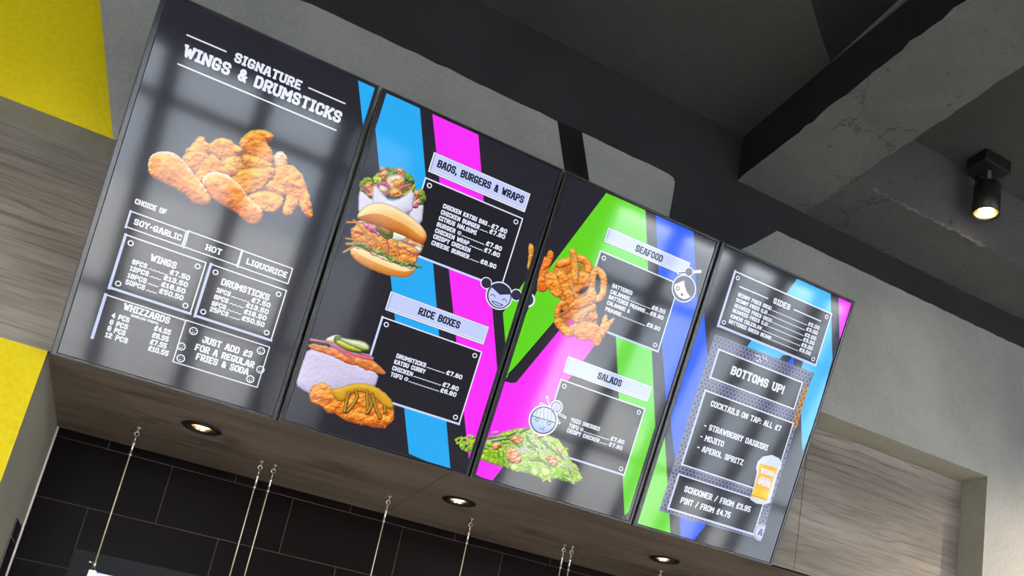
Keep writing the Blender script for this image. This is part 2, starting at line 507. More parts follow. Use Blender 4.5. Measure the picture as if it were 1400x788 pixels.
def clip(poly, r):
    """clip a polygon to rectangle r = (u0, v0, u1, v1)"""
    for ax, lim, sg in ((0, r[0], 1), (0, r[2], -1), (1, r[1], 1), (1, r[3], -1)):
        out = []
        for a, b in zip(poly, poly[1:] + poly[:1]):
            da, db = sg * (a[ax] - lim), sg * (b[ax] - lim)
            if da >= 0: out.append(a)
            if da * db < 0:
                t = da / (da - db); out.append((a[0] + (b[0] - a[0]) * t, a[1] + (b[1] - a[1]) * t))
        poly = out
        if len(poly) < 3: return []
    return poly


DISP = (BL, BT, SW - BR, SH - BT)


class Flat:
    """flat artwork shown on a display: polygons on thin layers, several colours in one mesh"""
    def __init__(s): s.v, s.f, s.m, s.cols = [], [], [], []

    def poly(s, pts, col, layer=1):
        pts = clip([tuple(p) for p in pts], DISP)
        if len(pts) < 3: return
        a = sum(p[0] * q[1] - q[0] * p[1] for p, q in zip(pts, pts[1:] + pts[:1]))
        if a < 0: pts = pts[::-1]
        if col not in s.cols: s.cols.append(col)
        k = len(s.v)
        s.v += [(p[0] - SW / 2, -0.00022 * layer, p[1]) for p in pts]
        s.f.append(list(range(k, k + len(pts)))); s.m.append(s.cols.index(col))

    def rect(s, u0, v0, u1, v1, col, layer=1): s.poly([(u0, v0), (u1, v0), (u1, v1), (u0, v1)], col, layer)

    def seg(s, a, b, w, col, layer=1, ext=0.0):
        d = math.hypot(b[0] - a[0], b[1] - a[1]) or 1e-9
        tx, ty = (b[0] - a[0]) / d, (b[1] - a[1]) / d; nx, ny = -ty * w / 2, tx * w / 2
        a = (a[0] - tx * ext, a[1] - ty * ext); b = (b[0] + tx * ext, b[1] + ty * ext)
        s.poly([(a[0] + nx, a[1] + ny), (b[0] + nx, b[1] + ny), (b[0] - nx, b[1] - ny), (a[0] - nx, a[1] - ny)], col, layer)

    def line(s, pts, w, col, layer=1, closed=False, ends=True):
        seq = pts + pts[:1] if closed else pts
        for a, b in zip(seq[:-1], seq[1:]): s.seg(a, b, w, col, layer)
        js = pts if closed else pts[1:-1]
        for p in js: s.disc(p, w / 2, col, layer, 8)
        if ends and not closed:
            for p, q in ((pts[0], pts[1]), (pts[-1], pts[-2])):
                d = math.hypot(p[0] - q[0], p[1] - q[1]) or 1e-9
                s.seg(p, (p[0] + (p[0] - q[0]) / d * w / 2, p[1] + (p[1] - q[1]) / d * w / 2), w, col, layer)

    def disc(s, c, r, col, layer=1, n=20, ry=None):
        ry = ry or r
        s.poly([(c[0] + r * math.cos(2 * math.pi * (k + .5) / n), c[1] + ry * math.sin(2 * math.pi * (k + .5) / n)) for k in range(n)], col, layer)

    def ring(s, c, r, w, col, layer=1, n=20):
        s.line([(c[0] + r * math.cos(2 * math.pi * k / n), c[1] + r * math.sin(2 * math.pi * k / n)) for k in range(n)], w, col, layer, True)

    def build(s, name, parent, label=None):
        me = bpy.data.meshes.new(name); me.from_pydata(s.v, [], s.f)
        for c in s.cols: me.materials.append(screen(c))
        me.polygons.foreach_set('material_index', s.m); me.update()
        o = link(name, me, parent)
        if label: o['label'] = label
        return o


# ------------------------------------------------------------------ block lettering
_O = [(0, .18), (.22, 0), (.78, 0), (1, .18), (1, .82), (.78, 1), (.22, 1), (0, .82), (0, .18)]
_P = [(0, 0), (0, 1), (.8, 1), (1, .86), (1, .6), (.8, .46), (0, .46)]
GL = {
 'A': (1.08, [[(0, 0), (.30, 1), (.70, 1), (1, 0)], [(.12, .34), (.88, .34)]]),
 'B': (1, [[(0, 0), (0, 1), (.8, 1), (1, .87), (1, .66), (.82, .53), (0, .53)], [(.82, .53), (1, .4), (1, .14), (.8, 0), (0, 0)]]),
 'C': (1, [[(1, .78), (1, .86), (.8, 1), (.2, 1), (0, .84), (0, .16), (.2, 0), (.8, 0), (1, .14), (1, .22)]]),
 'D': (1, [[(0, 0), (0, 1), (.75, 1), (1, .8), (1, .2), (.75, 0), (0, 0)]]),
 'E': (.92, [[(1, 1), (0, 1), (0, 0), (1, 0)], [(0, .5), (.75, .5)]]),
 'F': (.9, [[(1, 1), (0, 1), (0, 0)], [(0, .48), (.75, .48)]]),
 'G': (1.02, [[(1, .8), (1, .86), (.8, 1), (.2, 1), (0, .84), (0, .16), (.2, 0), (.8, 0), (1, .14), (1, .42), (.6, .42)]]),
 'H': (1, [[(0, 0), (0, 1)], [(1, 0), (1, 1)], [(0, .5), (1, .5)]]),
 'I': (.42, [[(.5, 0), (.5, 1)], [(0, 0), (1, 0)], [(0, 1), (1, 1)]]),
 'J': (.9, [[(.4, 1), (1, 1), (1, .18), (.78, 0), (.22, 0), (0, .18), (0, .35)]]),
 'K': (1.02, [[(0, 0), (0, 1)], [(0, .5), (.35, .5), (1, 1)], [(.35, .5), (1, 0)]]),
 'L': (.88, [[(0, 1), (0, 0), (1, 0)]]),
 'M': (1.25, [[(0, 0), (0, 1), (.5, .4), (1, 1), (1, 0)]]),
 'N': (1.05, [[(0, 0), (0, 1), (1, 0), (1, 1)]]),
 'O': (1, [_O]), 'P': (1, [_P]),
 'Q': (1, [_O, [(.62, .3), (1.02, -.04)]]),
 'R': (1, [_P, [(.5, .46), (1, 0)]]),
 'S': (1, [[(1, .8), (1, .86), (.82, 1), (.18, 1), (0, .86), (0, .68), (.18, .56), (.82, .46), (1, .34), (1, .14), (.82, 0), (.18, 0), (0, .14), (0, .2)]]),
 'T': (1, [[(0, 1), (1, 1)], [(.5, 1), (.5, 0)]]),
 'U': (1, [[(0, 1), (0, .18), (.22, 0), (.78, 0), (1, .18), (1, 1)]]),
 'V': (1, [[(0, 1), (.5, 0), (1, 1)]]),
 'W': (1.4, [[(0, 1), (.25, 0), (.5, .75), (.75, 0), (1, 1)]]),
 'X': (1, [[(0, 0), (1, 1)], [(0, 1), (1, 0)]]),
 'Y': (1, [[(0, 1), (.5, .48), (1, 1)], [(.5, .48), (.5, 0)]]),
 'Z': (1, [[(0, 1), (1, 1), (0, 0), (1, 0)]]),
 '0': (.95, [_O]), '1': (.5, [[(0, .78), (.5, 1), (.5, 0)], [(0, 0), (1, 0)]]),
 '2': (.95, [[(0, .72), (0, .84), (.22, 1), (.78, 1), (1, .84), (1, .62), (0, .18), (0, 0), (1, 0)]]),
 '3': (.95, [[(0, .84), (.22, 1), (.78, 1), (1, .84), (1, .66), (.8, .53), (.4, .53)], [(.8, .53), (1, .38), (1, .16), (.78, 0), (.22, 0), (0, .16)]]),
 '4': (1, [[(.75, 0), (.75, 1), (0, .35), (0, .28), (1.05, .28)]]),
 '5': (.95, [[(1, 1), (0, 1), (0, .56), (.8, .56), (1, .42), (1, .16), (.78, 0), (.22, 0), (0, .14)]]),
 '6': (.95, [[(1, .84), (.78, 1), (.22, 1), (0, .82), (0, .18), (.22, 0), (.78, 0), (1, .18), (1, .38), (.8, .54), (0, .54)]]),
 '7': (.95, [[(0, 1), (1, 1), (.4, 0)]]),
 '8': (.95, [_O, [(0, .52), (1, .52)]]),
 '9': (.95, [[(0, .16), (.22, 0), (.78, 0), (1, .18), (1, .82), (.78, 1), (.22, 1), (0, .82), (0, .62), (.2, .46), (1, .46)]]),
 '£': (1, [[(1, .8), (1, .86), (.8, 1), (.48, 1), (.3, .86), (.3, .1), (0, 0), (1, 0)], [(0, .5), (.75, .5)]]),
 '&': (1.1, [[(1, 0), (.2, .7), (.2, .88), (.36, 1), (.6, 1), (.76, .88), (.76, .74), (.05, .36), (.05, .14), (.24, 0), (.58, 0), (1, .42)]]),
 '-': (.5, [[(0, .48), (1, .48)]]), '.': (.02, [[(0, 0), (0, .01)]]), ',': (.1, [[(.6, .04), (0, -.14)]]),
 ':': (.02, [[(0, .08), (0, .09)], [(0, .66), (0, .67)]]), '/': (.75, [[(0, -.05), (1, 1.05)]]), '!': (.02, [[(0, 1), (0, .36)], [(0, 0), (0, .01)]]),
 '(': (.3, [[(1, 1.05), (0, .8), (0, .2), (1, -.05)]]), ')': (.3, [[(0, 1.05), (1, .8), (1, .2), (0, -.05)]]),
}


def text(fl, s, u0, u1, v, cap, col, layer=3, wt=None, slab=True):
    wt = wt or (0.235 if cap > 0.025 or cap < 0.017 else 0.222)
    """letters from u0 to u1 on baseline v, capital height cap"""
    t = wt * cap; gap = t * 1.5; H = cap - t; base = 0.54 * cap
    wid = []
    for ch in s: wid.append(0.30 * cap if ch == ' ' else (0.62 * cap if ch == '@' else GL[ch][0] * base))
    tot = sum(w + gap for w in wid) - gap + t
    k = (u1 - u0) / tot
    x = u0 + t / 2 * k
    for ch, w in zip(s, wid):
        if ch == '@':
            c = (x + w * k / 2, v + cap * .5); fl.ring(c, cap * .36, t * .6, col, layer, 10); fl.disc(c, cap * .16, col, layer, 6)
        elif ch != ' ':
            for st in GL[ch][1]:
                pts = [(x + a * w * k, v + t / 2 + b * H) for a, b in st]
                fl.line(pts, t * min(1, (0.6 + 0.4 * k)), col, layer)
                if slab and cap > 0.017 and ch in 'AFHKMNPRTUVWXYI':
                    for (p, q) in ((st[0], st[1]), (st[-1], st[-2])):
                        if p[1] in (0, 1) and p[1] != q[1] and ch != 'I':
                            px = x + p[0] * w * k; py = v + t / 2 + p[1] * H
                            fl.seg((px - t * .82 * k, py), (px + t * .82 * k, py), t * .8, col, layer)
        x += (w + gap) * k


def T(fl, i, R, s, a, b, cap, col, layer=3, **kw):
    (u0, va), (u1, vb) = R(i, [a, b])
    text(fl, s, u0, u1, (va + vb) / 2, cap, col, layer, **kw)


def wavy(fl, u0, u1, v, col, layer=3, step=0.0055, amp=0.0013, w=0.0021):
    n = max(2, int((u1 - u0) / step)); pts = [(u0 + (u1 - u0) * k / n, v + (amp if k % 2 else -amp)) for k in range(n + 1)]
    for a, b in zip(pts[:-1], pts[1:]): fl.seg(a, b, w, col, layer, w * .3)


WHITE = (232, 236, 255)
LAV = (196, 208, 250)
INK = (24, 23, 33)
MAGENTA = (250, 40, 250); CYAN = (32, 170, 246); GREEN = (98, 216, 18); BLUE = (16, 92, 248); GREY = (27, 25, 36)


def rows(fl, i, R, items, cap, col=WHITE, layer=7):
    """items: (name, left px, right px of the name, price, right px of the price)"""
    for nm, a, b, pr, c in items:
        (u0, va), (u1, vb) = R(i, [a, b]); v = (va + vb) / 2
        text(fl, nm, u0, u1, v, cap, col, layer)
        if pr:
            (uc, vc), = R(i, [c]); w = cap * 0.72 * len(pr)
            text(fl, pr, uc - w, uc, vc if abs(vc - v) < 0.012 else v, cap, col, layer)
            wavy(fl, u1 + cap * .3, uc - w - cap * .3, v + cap * .2, col, layer)


def panel(fl, i, R, tl, tr, br, fill=INK, line=WHITE, w=0.004, thick='', circles=True, tk=0.0075, layer=1, cr=0.0068, skip=()):
    (a, b, c) = R(i, [tl, tr, br])
    u0, u1 = a[0], (b[0] + c[0]) / 2; v1, v0 = (a[1] + b[1]) / 2, c[1]
    if fill: fl.rect(u0, v0, u1, v1, fill, layer)
    fl.line([(u0, v0), (u1, v0), (u1, v1), (u0, v1)], w, line, layer + 1, True)
    if 'l' in thick: fl.line([(u0, v0 - .002), (u0, v1)], tk, LAV, layer + 1)
    if 'b' in thick: fl.line([(u0, v0), (u1, v0)], tk, LAV, layer + 1)
    if circles:
        k = 0.0185
        for cn, u, v in (('tl', u0 + k, v1 - k), ('tr', u1 - k, v1 - k), ('bl', u0 + k, v0 + k), ('br', u1 - k, v0 + k)):
          if cn not in skip: fl.ring((u, v), cr, 0.0032, line, layer + 1, 14)
    return u0, v0, u1, v1


def plate(fl, i, R, tl, tr, br, layer=3):
    (a, b, c) = R(i, [tl, tr, br]); u0, u1, v1, v0 = a[0], (b[0] + c[0]) / 2, (a[1] + b[1]) / 2, c[1]
    fl.rect(u0 - .001, v0 - .001, u1 + .001, v1 + .001, INK, layer)
    fl.rect(u0, v0, u1, v1, WHITE, layer + 1); fl.rect(u0 + .004, v0 + .010, u1 - .003, v1 - .003, LAV, layer + 2)
    fl.seg((u0 + .004, v0 + .006), (u1 - .004, v0 + .006), 0.0014, (60, 70, 110), layer + 2)
    fl.seg((u0 + .006, v0 + .003), (u0 + .006, v1 - .003), 0.0014, (60, 70, 110), layer + 3)


# ------------------------------------------------------------------ numerically painted food pictures
def vnoise(x, y, seed):
    xi, yi = np.floor(x).astype(np.int64), np.floor(y).astype(np.int64)
    fx, fy = x - xi, y - yi; fx = fx * fx * (3 - 2 * fx); fy = fy * fy * (3 - 2 * fy)

    def h(a, b):
        n = (a * 374761393 + b * 668265263 + seed * 974634511) & 0x7fffffff
        n = ((n ^ (n >> 13)) * 1274126177) & 0x7fffffff
        return ((n ^ (n >> 16)) & 0xffff) / 65535.0
    return (h(xi, yi) * (1 - fx) + h(xi + 1, yi) * fx) * (1 - fy) + (h(xi, yi + 1) * (1 - fx) + h(xi + 1, yi + 1) * fx) * fy


def fbm(x, y, seed, oct=4):
    s = 0; a = .5; t = 0
    for o in range(oct):
        s = s + a * vnoise(x * 2 ** o, y * 2 ** o, seed + o * 17); t += a; a *= .55
    return s / t


def soften(p, it=2):
    for _ in range(it):
        q = []
        for a, b in zip(p, p[1:] + p[:1]): q += [(a[0] * .75 + b[0] * .25, a[1] * .75 + b[1] * .25), (a[0] * .25 + b[0] * .75, a[1] * .25 + b[1] * .75)]
        p = q
    return p


class Picture:
    def __init__(s, i, R, x0, y0, x1, y1, step=0.0014):
        s.i, s.R = i, R
        c = R(i, [(x0, y0), (x1, y0), (x1, y1), (x0, y1)])
        u0 = max(DISP[0], min(p[0] for p in c)); u1 = min(DISP[2], max(p[0] for p in c))
        v0 = max(DISP[1], min(p[1] for p in c)); v1 = min(DISP[3], max(p[1] for p in c))
        s.nu, s.nv = int((u1 - u0) / step) + 2, int((v1 - v0) / step) + 2
        s.U, s.V = np.meshgrid(np.linspace(u0, u1, s.nu), np.linspace(v0, v1, s.nv))
        s.rgb = np.zeros(s.U.shape + (3,)); s.al = np.zeros(s.U.shape); s.step = step; s.seed = 1

    def sdf(s, pts):
        d = np.full(s.U.shape, 1e9); inside = np.zeros(s.U.shape, bool)
        for a, b in zip(pts, pts[1:] + pts[:1]):
            ex, ey = b[0] - a[0], b[1] - a[1]; wx, wy = s.U - a[0], s.V - a[1]
            t = np.clip((wx * ex + wy * ey) / (ex * ex + ey * ey + 1e-12), 0, 1)
            d = np.minimum(d, (wx - ex * t) ** 2 + (wy - ey * t) ** 2)
            c1 = (a[1] <= s.V) & (b[1] > s.V); c2 = (a[1] > s.V) & (b[1] <= s.V); cr = ex * wy - ey * wx
            inside ^= (c1 & (cr > 0)) | (c2 & (cr < 0))
        d = np.sqrt(d); return np.where(inside, d, -d)

    def lay(s, d, base, dark, light, bump=1.0, freq=60, edge=0.0, round_=0.03, rim=None, rimw=0.006, amb=0.55, oct=4):
        s.seed += 31
        n = fbm(s.U * freq, s.V * freq, s.seed, oct)
        if edge: d = d + (fbm(s.U * freq * 1.5, s.V * freq * 1.5, s.seed + 5, 3) - .5) * 2 * edge
        m = d > 0
        h = np.sqrt(np.clip(d / round_, 0, 1) * (2 - np.clip(d / round_, 0, 1))) * round_ * .6 + n * bump * 0.012
        gy, gx = np.gradient(h, s.step)
        sh = np.clip(amb + (-gx * -0.45 + -gy * 0.75) * 0.55, 0, 1)
        sh = np.clip(sh + (n - .5) * .35 * min(bump, 1.5), 0, 1)[..., None]
        base, dark, light = np.array(base, float), np.array(dark, float), np.array(light, float)
        c = np.where(sh < .5, dark + (base - dark) * sh * 2, base + (light - base) * (sh * 2 - 1))
        ao = np.clip(d / 0.006, 0, 1)[..., None]; c = c * (.72 + .28 * ao)
        if rim is not None:
            k = (np.clip(1 - d / rimw, 0, 1) * np.clip((-gx * -.6 + -gy * .8), 0, 1))[..., None]
            c = c + (np.array(rim, float) - c) * k
        s.rgb[m] = c[m]; s.al[m] = 1

    def blob(s, pts, base, dark, light, soft=2, grow=0.0028, **kw): s.lay(s.sdf(soften(s.R(s.i, pts), min(soft, 2) if len(pts) > 12 else min(soft, 1))) + grow, base, dark, light, **kw)

    def stroke(s, pts, w, base, dark=None, light=None, taper=False, closed=False, **kw):
        p = s.R(s.i, pts); (a, b) = s.R(s.i, [(0, 0), (100, 0)]); sc = math.hypot(a[0] - b[0], a[1] - b[1]) / 100
        q = [p[0]]
        if len(p) > 2:
            p2 = p if not closed else p + p[:1]
            q = []
            for k in range(len(p2) - 1):
                A = p2[k - 1] if (k > 0 or closed) else p2[0]; B, C_ = p2[k], p2[k + 1]; D = p2[(k + 2) % len(p2)] if (k + 2 < len(p2) or closed) else p2[-1]
                for t in (0, .25, .5, .75):
                    q.append(tuple(.5 * (2 * B[j] + (C_[j] - A[j]) * t + (2 * A[j] - 5 * B[j] + 4 * C_[j] - D[j]) * t * t + (-A[j] + 3 * B[j] - 3 * C_[j] + D[j]) * t ** 3) for j in (0, 1)))
            q.append(p2[-1])
        else: q = p
        d = np.full(s.U.shape, -1e9)
        for k, (A, B) in enumerate(zip(q[:-1], q[1:])):
            ex, ey = B[0] - A[0], B[1] - A[1]; wx, wy = s.U - A[0], s.V - A[1]
            t = np.clip((wx * ex + wy * ey) / (ex * ex + ey * ey + 1e-12), 0, 1)
            r = w * sc / 2 * (1 if not taper else (1 - .7 * (k + t) / len(q)))
            d = np.maximum(d, r - np.sqrt((wx - ex * t) ** 2 + (wy - ey * t) ** 2))
        dark = dark or tuple(x * .6 for x in base); light = light or tuple(min(255, x * 1.2 + 25) for x in base)
        kw.setdefault('round_', w * sc / 2); kw.setdefault('bump', .4)
        s.lay(d, base, dark, light, **kw)

    def build(s, name, parent, layer=5):
        idx = np.full(s.al.shape, -1)
        a = s.al
        qa = (a[:-1, :-1] + a[1:, :-1] + a[:-1, 1:] + a[1:, 1:]) >= 3
        N = s.nu * s.nv; ids = np.arange(N).reshape(s.nv, s.nu)
        quads = np.stack([ids[:-1, :-1][qa], ids[:-1, 1:][qa], ids[1:, 1:][qa], ids[1:, :-1][qa]], 1)
        used = np.unique(quads); re = np.full(N, -1); re[used] = np.arange(len(used))
        co = np.stack([s.U.ravel()[used] - SW / 2, np.full(len(used), -0.00022 * layer), s.V.ravel()[used]], 1)
        me = bpy.data.meshes.new(name)
        me.vertices.add(len(used)); me.vertices.foreach_set('co', co.ravel().astype(np.float32))
        q = re[quads]; nq = len(q)
        me.loops.add(nq * 4); me.loops.foreach_set('vertex_index', q.ravel().astype(np.int32))
        me.polygons.add(nq); me.polygons.foreach_set('loop_start', np.arange(0, nq * 4, 4, dtype=np.int32))
        me.update(calc_edges=True)
        at = me.color_attributes.new('picture', 'FLOAT_COLOR', 'POINT')
        c = lin(np.clip(s.rgb.reshape(-1, 3)[used], 0, 255)); c = np.concatenate([c, np.ones((len(c), 1))], 1)
        at.data.foreach_set('color', c.ravel().astype(np.float32))
        me.materials.append(M_PIC)
        return link(name, me, parent)


# ------------------------------------------------------------------ the four screens
LABELS = ['black framed portrait menu screen showing signature wings and drumsticks',
          'black framed portrait menu screen showing baos, burgers, wraps and rice boxes',
          'black framed portrait menu screen showing seafood and salads over a green letter shape',
          'black framed portrait menu screen showing sides, cocktails on tap and a beer glass']
ROOTS, DISPS = [], []
for i in range(4):
    root = empty('menu_screen', (X0S[i] + SW / 2, 0, Z0), (TILT, 0, 0))
    tag(root, LABELS[i], 'screen', 'menu screens above the counter')
    h = SW / 2
    bm = bmesh.new(); box(bm, (-h, 0.004, 0), (h, 0.045, SH), 0, 0.003)
    e = 0.0028                                        # thin black lip round the front
    box(bm, (-h, -0.003, 0), (-h + e, 0.006, SH)); box(bm, (h - e, -0.003, 0), (h, 0.006, SH)); box(bm, (-h + e, -0.003, 0), (h - e, 0.006, e)); box(bm, (-h + e, -0.003, SH - e), (h - e, 0.006, SH))
    box(bm, (-h + 0.12, 0.045, 0.2), (h - 0.12, 0.062, SH - 0.2), 0, 0.004)
    obj('housing', bm, M_PLASTIC, root)
    bm = bmesh.new()
    g = 0.0022                                        # dark gap between bezel and display
    box(bm, (-h + e, -0.0033, e), (-h + BL - g, 0.006, SH - e), 0, 0.0006); box(bm, (h - BR + g, -0.0033, e), (h - e, 0.006, SH - e), 0, 0.0006)
    box(bm, (-h + BL - g, -0.0033, e), (h - BR + g, 0.006, BT - g), 0, 0.0006); box(bm, (-h + BL - g, -0.0033, SH - BT + g), (h - BR + g, 0.006, SH - e), 0, 0.0006)
    obj('bezel', bm, M_BEZEL, root)
    bm = bmesh.new(); box(bm, (-h + BL, 0.0, BT), (h - BR, 0.004, SH - BT))
    d = obj('display', bm, screen((30, 28, 40)), root)
    bm = bmesh.new()
    box(bm, (-0.12, 0.062, 0.30), (-0.08, 0.072, 0.8)); box(bm, (0.08, 0.062, 0.30), (0.12, 0.072, 0.8)); box(bm, (-0.08, 0.063, 0.5), (0.08, 0.071, 0.56))
    bm2 = obj('mount_bracket', bm, M_BLACKM, root)
    ct, st = math.cos(TILT), math.sin(TILT)
    for sx in (-0.1, 0.1):                            # two arms back to the wall
        for v in (0.34, 0.78):
            yw = -v * st + 0.07 * ct; zw = v * ct + 0.07 * st
            tgt = YW if (Z0 + zw) > ZT + 0.02 else YB
            ln = tgt - yw - 0.001
            if ln > 0.01:
                # local direction of world +y
                a = Vector((sx, 0.07, v)); e = a + Vector((0, ct, -st)) * ln
                bm = bmesh.new(); tube(bm, [a, e], 0.012, 8); obj('mount_arm', bm, M_BLACKM, root)
    ROOTS.append(root); DISPS.append(d)

# ---- screen 1: signature wings & drumsticks
i, D = 0, DISPS[0]
f = Flat(); f.poly(RA(0, [(1128, 288), (1240, 310), (1145, 448)]), CYAN, 1); f.build('colour_band', D, 'cyan corner of the backdrop')
f = Flat()
f.line(RA(0, [(515, 126), (653, 185)]), 0.0042, WHITE, 3); f.line(RA(0, [(952, 316), (1080, 372)]), 0.0042, WHITE, 3); f.line(RA(0, [(482, 230), (1048, 468)]), 0.0042, WHITE, 3)
T(f, 0, RA, 'SIGNATURE', (680, 223), (920, 323), 0.029, WHITE); T(f, 0, RA, 'WINGS & DRUMSTICKS', (496, 206), (1062, 441), 0.037, WHITE)
f.build('heading_text', D)
f = Flat()
T(f, 0, RB, 'CHOICE OF', (304, 48), (411, 82), 0.0165, WHITE)
for tl, tr, br, s, a, b in (((292, 72), (480, 138), (465, 190), 'SOY-GARLIC', (300, 120), (462, 168)), ((487, 140), (665, 200), (652, 255), 'HOT', (542, 205), (597, 217)), ((668, 207), (838, 262), (822, 316), 'LIQUORICE', (679, 252), (817, 294))):
    panel(f, 0, RB, tl, tr, br, None, WHITE, 0.0032, 'l', False, 0.0055); T(f, 0, RB, s, a, b, 0.0185, WHITE)
f.build('flavour_text', D)
f = Flat()
panel(f, 0, RB, (275, 152), (546, 243), (493, 417), None, WHITE, 0.0035, 'lb')
T(f, 0, RB, 'WINGS', (356, 239), (443, 266), 0.021, WHITE)
rows(f, 0, RB, [('6PCS', (294, 253), (346, 262), '£7.50', (489, 306)), ('12PCS', (287, 275), (352, 288), '£13.50', (482, 329)), ('18PCS', (279, 299), (345, 312), '£18.50', (474, 351)), ('50PCS', (272, 321), (339, 334), '£50.50', (467, 373))], 0.0155)
f.build('wings_price_list', D)
f = Flat()
panel(f, 0, RB, (562, 251), (816, 337), (766, 507), None, WHITE, 0.0035, 'lb')
T(f, 0, RB, 'DRUMSTICKS', (594, 322), (757, 371), 0.021, WHITE)
rows(f, 0, RB, [('3PCS', (578, 348), (627, 356), '£7.50', (760, 398)), ('6PCS', (570, 371), (620, 379), '£13.50', (754, 420)), ('9PCS', (562, 392), (612, 401), '£18.50', (747, 441)), ('25PCS', (556, 412), (620, 424), '£50.50', (740, 463))], 0.0155)
f.build('drumsticks_price_list', D)
f = Flat()
a, b, c = RB(0, [(163, 497), (210, 353), (480, 440)]); f.line([a, (a[0], b[1])], 0.008, LAV, 2); f.line([(a[0], b[1]), (c[0], b[1])], 0.0035, WHITE, 2)
T(f, 0, RB, 'WHIZZARDS', (265, 406), (421, 449), 0.021, WHITE); T(f, 0, RB, '(BONELESS STRIPS)', (292, 426), (384, 454), 0.0075, WHITE)
for s, a, b in (('4 PCS', (226, 432), (286, 446)), ('6 PCS', (219, 455), (280, 469)), ('8 PCS', (212, 475), (272, 491)), ('12 PCS', (204, 497), (280, 516)), ('£4.55', (369, 475), (425, 488)), ('£6.55', (362, 498), (418, 511)), ('£7.55', (355, 521), (411, 533)), ('£10.55', (348, 544), (418, 557))):
    T(f, 0, RB, s, a, b, 0.0165, WHITE)
f.build('whizzards_price_list', D)
f = Flat()
panel(f, 0, RB, (477, 441), (760, 526), (719, 665), INK, WHITE, 0.003, '', False)
for q in ((504, 475), (731, 542), (463, 527), (461, 567), (729, 605), (695, 637)):
    c, = RB(0, [q]); f.ring(c, 0.0105, 0.003, WHITE, 3, 14)
    f.disc((c[0] - .003, c[1] + .003), .0013, WHITE, 3, 6); f.disc((c[0] + .004, c[1] + .003), .0013, WHITE, 3, 6)
    f.line([(c[0] - .004, c[1] - .003), (c[0], c[1] - .0055), (c[0] + .004, c[1] - .003)], .0016, WHITE, 3)
for s, a, b in (('JUST ADD £3', (530, 518), (699, 562)), ('FOR A REGULAR', (506, 543), (706, 597)), ('FRIES & SODA', (509, 574), (687, 621))): T(f, 0, RB, s, a, b, 0.021, WHITE)
f.build('offer_text', D)

OR, OD, OL = (238, 138, 22), (140, 58, 4), (255, 204, 80)
R1 = region(190, 165, 440, 1313)
p = Picture(0, R1, 50, 50, 1270, 760)
kw = dict(bump=1.5, freq=55, edge=0.0035, round_=0.028)
p.blob([(400, 260), (520, 200), (720, 200), (960, 290), (1040, 360), (1060, 520), (960, 560), (800, 560), (640, 420), (450, 460), (390, 360)], (150, 72, 18), (96, 36, 6), (196, 104, 36), **kw)
p.blob([(340, 220), (400, 160), (455, 105), (475, 160), (530, 180), (520, 250), (340, 250)], OR, OD, OL, **kw)
p.blob([(300, 265), (380, 220), (500, 240), (490, 300), (440, 400), (400, 390), (330, 320)], (222, 130, 48), OD, OL, **kw)
p.blob([(500, 180), (570, 130), (640, 135), (705, 190), (755, 195), (730, 260), (600, 290), (510, 235)], OR, OD, OL, **kw)
p.blob([(575, 290), (700, 250), (780, 300), (780, 360), (690, 370), (600, 340)], (205, 112, 40), (130, 55, 14), OL, **kw)
p.blob([(720, 150), (780, 85), (880, 68), (968, 98), (945, 155), (912, 155), (965, 240), (960, 320), (900, 300), (740, 210)], OR, OD, OL, **kw)
p.blob([(725, 258), (800, 240), (955, 310), (945, 340), (830, 360), (760, 335)], (228, 134, 50), OD, OL, **kw)
p.blob([(960, 265), (1020, 218), (1060, 260), (1052, 320), (1000, 350)], (246, 188, 130), (200, 110, 60), (255, 240, 225), **kw)
p.blob([(950, 350), (1070, 310), (1155, 365), (1190, 450), (1220, 540), (1248, 690), (1225, 692), (1160, 650), (1150, 560), (1115, 660), (1045, 690), (1035, 640), (1060, 560), (1050, 490), (950, 420)], OR, OD, OL, **kw)
p.blob([(890, 460), (960, 425), (1058, 490), (1045, 540), (960, 530)], (225, 130, 50), OD, OL, **kw)
p.blob([(770, 550), (870, 505), (1000, 525), (1045, 580), (980, 662), (870, 638), (790, 605)], (244, 160, 64), OD, OL, **kw)
p.blob([(660, 400), (730, 355), (860, 345), (968, 335), (975, 390), (920, 450), (850, 500), (770, 540), (700, 480)], (240, 156, 50), OD, OL, **kw)
p.blob([(425, 360), (480, 265), (540, 245), (580, 290), (595, 340), (640, 305), (708, 350), (695, 395), (560, 395), (480, 440), (425, 470), (400, 410)], OR, OD, OL, **kw)
kd = dict(bump=1.1, freq=60, edge=0.002, round_=0.06, rim=(255, 236, 225), rimw=0.010)
p.blob([(72, 290), (105, 238), (190, 225), (270, 245), (335, 320), (410, 420), (505, 520), (520, 580), (470, 605), (395, 595), (325, 515), (180, 445), (88, 398), (72, 360)], (238, 140, 34), (160, 70, 8), (255, 204, 104), **kd)
p.blob([(456, 430), (490, 385), (560, 372), (640, 398), (725, 470), (795, 580), (875, 630), (890, 695), (840, 745), (765, 728), (715, 665), (560, 585), (490, 510)], (236, 136, 30), (156, 68, 8), (255, 200, 100), **kd)
p.build('chicken_picture', D)

